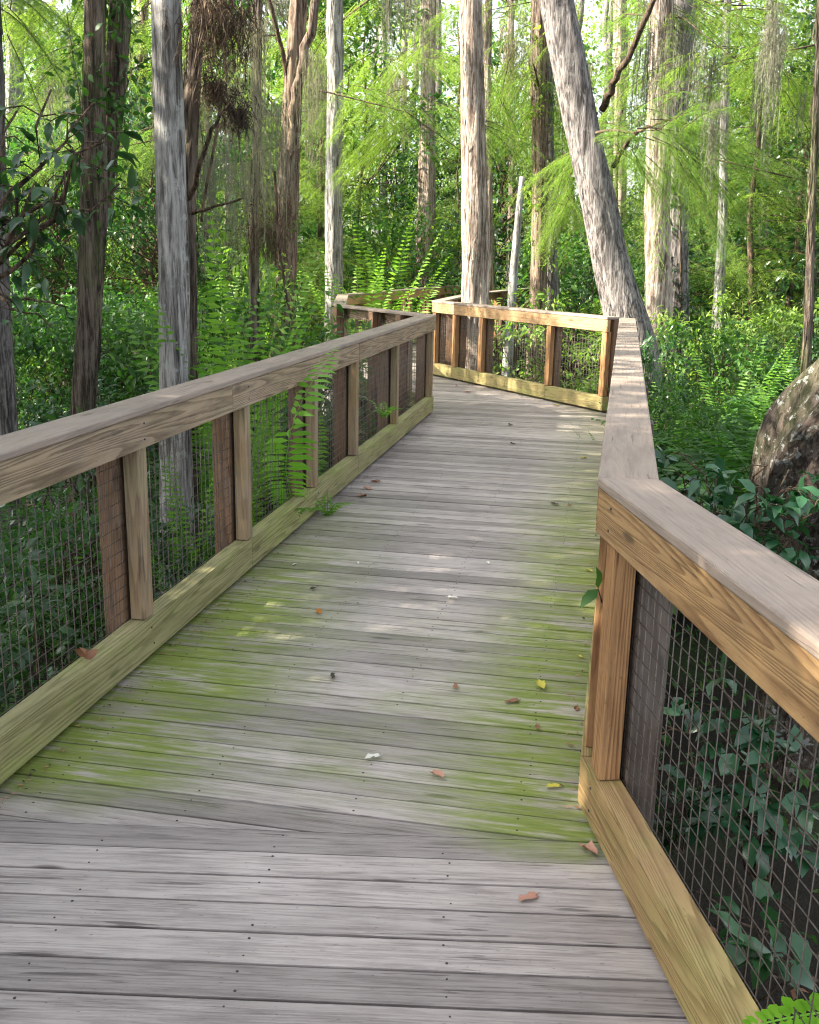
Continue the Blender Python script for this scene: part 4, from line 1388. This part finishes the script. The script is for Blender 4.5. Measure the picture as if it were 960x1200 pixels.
# feathery cypress boughs hanging before the leaning trunk
def bough(label, Y, starts, L, tex=1.0, dens=1.0, reps=4):
    o = empty('cypress_bough', tuple(at(*starts[0][:2], Y)), label, 'bough', 'feathery cypress boughs')
    g = GB()
    for px, py, dx, dy, l in starts:
        b = at(px, py, Y + rng.normal() * 0.25)
        e = at(px + dx, py + dy, Y + rng.normal() * 0.3)
        for rpt in range(reps):
            jit = rng.normal(size=3) * (0.12 * tex if rpt else 0)
            spray(g, b + jit, e - b + rng.normal(size=3) * (0.25 * tex if rpt else 0), np.linalg.norm(e - b) * l * rng.uniform(.8, 1.1), 16, 0.06, 0.3, 1.0 * dens, 0.0045)
    link('needles', g.mesh('needles', [MAT['needle'], MAT['twig']]), o)
    return o


bough('feathery light green bough hanging right of the leaning trunk', 11.2,
      [(745, 155, 110, -20, 1.2), (765, 160, 100, 40, 1.2), (780, 140, 95, 10, 1.1), (780, 165, 70, 75, 1.1), (800, 170, 70, 95, 1.0), (775, 150, 60, -50, .9), (820, 150, 70, 40, 1.0), (745, 170, 40, 60, .9), (700, 165, 60, -30, .8), (800, 200, 20, 60, 1.0)], 1)
bough('feathery light green bough hanging left of the leaning trunk', 13.2,
      [(700, 160, -80, 30, 1.1), (690, 175, -60, 60, 1.1), (680, 200, -50, 70, 1.0), (670, 215, -40, 60, 1.0), (720, 170, -60, 45, 1.0), (715, 245, 15, 60, .7), (665, 230, 40, 50, .9)], 1)
bough('sunlit feathery bough high at the left', 8.6, [(20, -10, 80, 30, 1.1), (60, -20, 70, 40, 1.0), (0, 10, 60, 25, 1.0), (110, -25, -40, 60, 1.0), (150, 10, -40, 50, 1.0)], 1)
bough('pale feathery bough above the short left railing', 16, [(470, 70, -60, 40, 1.2), (480, 100, -70, 45, 1.2), (490, 130, -80, 40, 1.2), (440, 60, -50, 60, 1.1), (500, 50, -50, 30, 1.1), (470, 150, -60, 30, 1.1)], 1, 0.7)
bough('yellow green feathery bough left of the reddish trunk', 17.5, [(600, 60, -20, 70, 1.2), (612, 90, -30, 60, 1.2), (640, 40, -50, 50, 1.2), (590, 120, 20, 60, 1.2), (620, 130, -40, 30, 1.2)], 1, 0.7)


def hanging(name, label, cat, c, r, L, n, mat, group, wid=0.012):
    g = GB()
    moss_strands(g, (0, 0, 0), r, L, n, wid)
    o = link(name, g.mesh(name, mat))
    o.location = tuple(c)
    return tag(o, label, cat, group)


MG = 'strands of hanging moss'
for px_, py_, Y_, L_, lab_ in ((262, 95, 9.0, 1.1, 'dim moss drape left of the thin dim trunk'), (318, 120, 10.0, 1.2, 'dim moss drape between the thin dim trunk and the vine wrapped trunk'), (240, 180, 8.5, 0.9, 'dim moss drape low beside the thin dark trunk'), (366, 60, 13, 1.5, 'moss drape right of the vine wrapped trunk')):
    hanging('hanging_moss', lab_, 'moss', at(px_, py_, Y_), 0.1, L_, 60, MAT['moss'], MG)
hanging('hanging_moss', 'grey moss hanging right of the pair of trunks', 'moss', at(840, 118, 10.9), 0.05, 0.9, 46, MAT['moss'], MG)
hanging('hanging_moss', 'long grey moss curtain on the thin dim trunk', 'moss', at(300, 20, 10.2), 0.06, 2.6, 60, MAT['moss'], MG)
hanging('hanging_moss', 'moss hanging above the far railing by the leaning trunk top', 'moss', at(608, 10, 18), 0.15, 1.2, 50, MAT['moss'], MG)
hanging('hanging_moss', 'moss hanging on the vine wrapped trunk', 'moss', at(330, 225, 11.5), 0.1, 0.8, 50, MAT['airplant'], MG)
hanging('hanging_moss', 'pale moss high above the short left railing', 'moss', at(480, -10, 20), 0.3, 1.4, 60, MAT['moss'], MG)
hanging('hanging_moss', 'moss hanging between the distant slender trunks on the left', 'moss', at(285, 190, 12), 0.12, 1.3, 60, MAT['moss'], MG)


def airplant(label, c, r, n):
    g = GB()
    for q in range(n // 3):
        az, el = rng.random() * 6.283, rng.uniform(-0.6, 1.1)
        p0 = rng.normal(size=3) * r * np.array([.45, .45, .5])
        d = np.array([math.cos(az) * math.cos(el), math.sin(az) * math.cos(el), math.sin(el)]) * r * rng.uniform(.4, 1.0)
        t = np.linspace(0, 1, 6)[:, None]
        C = p0 + d * t + np.array([0, 0, -1]) * t ** 2 * r * rng.uniform(.5, 1.5) + rng.normal(size=(6, 3)) * r * 0.04
        g.leaves(C[:-1], C[1:] - C[:-1], unit(5), np.linalg.norm(np.diff(C, axis=0), axis=1) * 1.2, np.linspace(.012, .004, 5), 'dia', 0.0)
    moss_strands(g, (0, 0, -r * 0.3), r * 0.35, r * 1.3, n // 10, 0.012)
    o = link('airplant', g.mesh('airplant', MAT['airplant']))
    o.location = tuple(c)
    return tag(o, label, 'air plant', 'dry brown air plants on the trunks')


airplant('large dry brown air plant at the top beside the thin dark trunk', at(258, -8, 6.3), 0.24, 900)
airplant('small brown air plant below the large one', at(250, 88, 6.6), 0.12, 330)
airplant('second small brown air plant hanging right of the thin dark trunk', at(276, 118, 6.7), 0.13, 330)
airplant('dark air plant on the thin dim trunk low down', at(316, 258, 10.2), 0.26, 500)

# lianas
def liana(label, pts, r, mat=None):
    W = np.array([at(*q) for q in pts])
    n = 5 * len(W)
    t = np.linspace(0, len(W) - 1, n)
    Q = np.stack([np.interp(t, np.arange(len(W)), W[:, j]) for j in range(3)], 1)
    for _ in range(3):
        Q[1:-1] = (Q[:-2] + 2 * Q[1:-1] + Q[2:]) / 4
    g = GB(); g.tube(Q, r, 6, rough=.1)
    return tag(link('vine', g.mesh('vine', mat or MAT['twig'])), label, 'vine')


liana('thin looping vine hanging left of the vine wrapped trunk', [(322, 200, 9.5), (326, 280, 9.5), (336, 350, 9.5), (346, 390, 9.5), (340, 430, 9.5)], 0.013)
liana('bare vine slanting across below the air plants', [(262, 100, 8), (250, 180, 8), (242, 215, 8), (236, 260, 8)], 0.012)

# leafy climbers on trunks
def climber(label, key, z0, z1, n, size, mat):
    root, PP, rr = T[key]
    b = PP[np.argmin(abs(PP[:, 2] - z0))]
    o = empty('climber', tuple(b), label, 'climber', 'climbers on the trunks')
    g, gs = GB(), GB()
    sel = np.where((PP[:, 2] > z0) & (PP[:, 2] < z1))[0]
    for q in range(n):
        i = random.choice(sel)
        an = random.uniform(0, 6.28)
        c = PP[i] + np.array([math.cos(an), math.sin(an), 0]) * (rr[i] + 0.08)
        clump(g, c, 0.15, 16, size, 'hex', 0.5)
    gs.tube(PP[sel] + np.array([0, -1, 0]) * (rr[sel] + 0.01)[:, None], 0.012, 5)
    link('stem', gs.mesh('stem', MAT['twig']), o)
    link('leaves', g.mesh('leaves', mat), o)

climber('leafy climber on the upper dark forked trunk', 'leftdark', 1.9, 5.5, 70, 0.07, MAT['leaf_mid'])
climber('leafy climber on the stem leaning beside the forked trunk', 'fork', 2.6, 5.5, 40, 0.07, MAT['leaf_mid'])
climber('sparse climber around the reddish trunk', 'red', 1.5, 6.5, 45, 0.09, MAT['leaf_light'])
climber('dark climber at the foot of the pair of trunks', 'r2', -0.5, 4.0, 70, 0.1, MAT['leaf_dark'])
climber('leafy climber low on the vine wrapped trunk', 'mid_vine', -0.3, 2.2, 40, 0.08, MAT['leaf_mid'])

# fine litter gathered along the kerbs
g, cnt = GB(), 900
rl = np.random.default_rng(55)
for q in range(cnt):
    if q % 9 == 0:
        ty = rl.uniform(0.3, 0.98); p0 = L0 + (L1 - L0) * ty; of = rl.uniform(-1.7, -0.1)
        p = p0 + np.array([-LDIR[1], LDIR[0]]) * of
    elif q % 2:
        p = L0 + (L1 - L0) * rl.uniform(0.15, 1.0) - np.array([-LDIR[1], LDIR[0]]) * (0.008 + abs(rl.normal()) * 0.035)
    elif q % 4 == 0:
        dF = (R4 - R3) / np.linalg.norm(R4 - R3)
        p = R3 + (R4 - R3) * rl.uniform(0.0, 1.0) + np.array([-dF[1], dF[0]]) * (0.01 + abs(rl.normal()) * 0.07)
    else:
        p = R1 + (R2 - R1) * rl.uniform(0.0, 0.9) + np.array([-LDIR[1], LDIR[0]]) * (0.008 + abs(rl.normal()) * 0.03)
    an = rl.random() * 6.28
    l = rl.uniform(0.006, 0.03)
    g.leaves([(p[0], p[1], 0.005)], [(math.cos(an), math.sin(an), 0.1)], [(0, 0, 1)], l, l * rl.uniform(0.08, 0.5), 'dia', 0.2, int(rl.integers(0, 3)))
tag(link('leaf_litter', g.mesh('leaf_litter', [DRY['brown'], DRY['dark'], DRY['pink']])), 'fine dry litter gathered along the kerbs of the deck', 'litter', None, 'stuff')

# ------------------------------------------------------------------ fallen leaves on the deck
DL = [(373, 717, 'orange', .034, 'orange leaf lying on the middle of the deck'),
      (633, 803, 'yellow', .05, 'yellow green leaf on the deck near the mid right railing'),
      (600, 823, 'brown', .036, 'brown curled leaf below the yellow green leaf'),
      (676, 831, 'brown', .03, 'brown crumpled leaf close to the right railing'),
      (437, 888, 'white', .034, 'pale white leaf on the green stained boards'),
      (513, 909, 'pink', .034, 'pinkish brown leaf right of the pale white leaf'),
      (648, 922, 'yellow', .032, 'small yellow leaf near the right kerb'),
      (630, 853, 'brown', .026, 'small red brown leaf under the brown curled leaf'),
      (692, 998, 'pink', .04, 'pink crumpled flower by the near right kerb'),
      (619, 1053, 'pink', .036, 'faded pink leaf on the nearest grey boards'),
      (690, 669, 'yellow', .034, 'pale yellow leaf beside the right corner post'),
      (530, 701, 'white', .03, 'whitish leaf on the boards above the orange leaf'),
      (572, 660, 'white', .026, 'tiny pale leaf in the middle of the far boards'),
      (390, 793, 'dark', .028, 'black leaf left of the sunlit patch'),
      (368, 690, 'dark', .03, 'black leaf above the orange leaf'),
      (534, 805, 'brown', .03, 'brown leaf scraps in the sunlit patch'),
      (650, 591, 'dark', .05, 'dark curled leaf far up the deck by the cap corner'),
      (420, 660, 'white', .02, 'tiny white leaf near the left kerb'),
      (345, 662, 'white', .02, 'tiny white leaf left of the black leaf'),
      (440, 565, 'brown', .05, 'brown leaf litter against the left kerb end'),
      (430, 573, 'pink', .05, 'pinkish leaf litter against the left kerb'),
      (424, 582, 'brown', .045, 'brown leaf beside the weed at the left kerb'),
      (535, 452, 'pink', .06, 'leaf under the far railing kerb, left part'),
      (548, 460, 'brown', .06, 'brown leaf under the far railing kerb'),
      (598, 498, 'dark', .06, 'dark leaf on the deck before the far railing'),
      (600, 520, 'dark', .05, 'dark leaf nearer than the one before the far railing'),
      (652, 475, 'yellow', .06, 'yellowish leaf beneath the sunlit patches of the far kerb'),
      (668, 592, 'brown', .035, 'small brown leaf next to the dark curled leaf'),
      (684, 537, 'yellow', .04, 'small yellow leaf by the middle right railing'),
      (680, 770, 'yellow', .02, 'tiny yellow leaf against the right railing foot')]
for i, (px, py, c, s, lab) in enumerate(DL):
    s *= 0.8
    p = atz(px, py, 0.004)
    g = GB()
    r2 = np.random.default_rng(100 + i)
    m = 11
    an = np.linspace(0, 2 * math.pi, m, endpoint=False)
    shp = (0.55 + 0.45 * np.abs(np.cos(an)) ** 1.5) * (1 + 0.16 * r2.normal(size=m))
    cur = 0.25 + 0.5 * r2.random()
    V = [(0, 0, 0.002)]
    for a, q in zip(an, shp):
        x, y = q * math.cos(a) * s, q * math.sin(a) * s * 0.7
        V.append((x, y, 0.001 + cur * s * (y / s / 0.7) ** 2 + 0.15 * s * abs(r2.normal())))
    g.add(V, [(0, 1 + j, 1 + (j + 1) % m) for j in range(m)])
    g.tube([(s * 0.8, 0, 0.004), (s * 1.4, 0.1 * s, 0.006)], [0.0012, 0.0008], 4)
    o = link('fallen_leaf', g.mesh('fallen_leaf', DRY[c]))
    o.location = (p[0], p[1], 0.004)
    o.rotation_euler = (0, 0, r2.random() * 6.28)
    tag(o, lab, 'leaf', 'fallen leaves on the deck')
# leaf resting on the left kerb
p = rail_pt(100, 771, 0.05)
g = GB()
g.leaves([(0, 0, 0), (0, 0, 0.005), (0, 0, 0)], [(0.3, -0.4, 1), (-.5, 0, 0.7), (.6, .2, .5)], [(1, 0, 0), (0, 1, .2), (0, -1, .3)], 0.055, 0.035, 'hex', 0.5)
o = link('fallen_leaf', g.mesh('fallen_leaf', DRY['brown'])); o.location = (p[0], p[1], Z_K1 + 0.002)
tag(o, 'brown curled leaf standing on the mossy left kerb', 'leaf', 'fallen leaves on the deck')

# ------------------------------------------------------------------ labels of the scattered plants
LAND = [(90, 'the dark forked trunk'), (205, 'the pale grey trunk'), (290, 'the hanging brown air plants'), (340, 'the vine wrapped trunk'), (392, 'the slim grey trunk'), (500, 'the distant brown trunk'),
        (556, 'the big straight trunk'), (633, 'the reddish trunk'), (700, 'the leaning trunk'), (780, 'the pair of trunks'), (850, 'the thin pale trunk'), (950, 'the right edge')]
ORD = ['', 'second', 'third', 'fourth', 'fifth', 'sixth', 'seventh', 'eighth', 'ninth', 'tenth', 'eleventh', 'twelfth', 'thirteenth', 'fourteenth', 'fifteenth', 'sixteenth']
cells = {}
for o, stem, cat, group in ITEMS:
    if stem is None:
        o['group'] = group
        continue
    q = proj((o.location.x, o.location.y, o.location.z + 0.6 * o.scale[2]))
    land = min(LAND, key=lambda t: abs(t[0] - q[0]))[1]
    y = o.location.y
    dep = 'near' if y < 8 else ('behind' if y < 17 else 'far behind')
    cells.setdefault((stem, dep, land), []).append((y, o, cat, group))
for (stem, dep, land), L in cells.items():
    L.sort(key=lambda t: t[0])
    for i, (y, o, cat, group) in enumerate(L):
        lab = f'{stem} {dep} {land}' if len(L) == 1 else (f'{stem} {dep} {land}, nearest of {len(L)}' if i == 0 else f'{stem} {dep} {land}, {ORD[min(i, 15)]} nearest of {len(L)}')
        tag(o, lab, cat, group)
print('items', len(ITEMS), 'objects', len(bpy.data.objects))
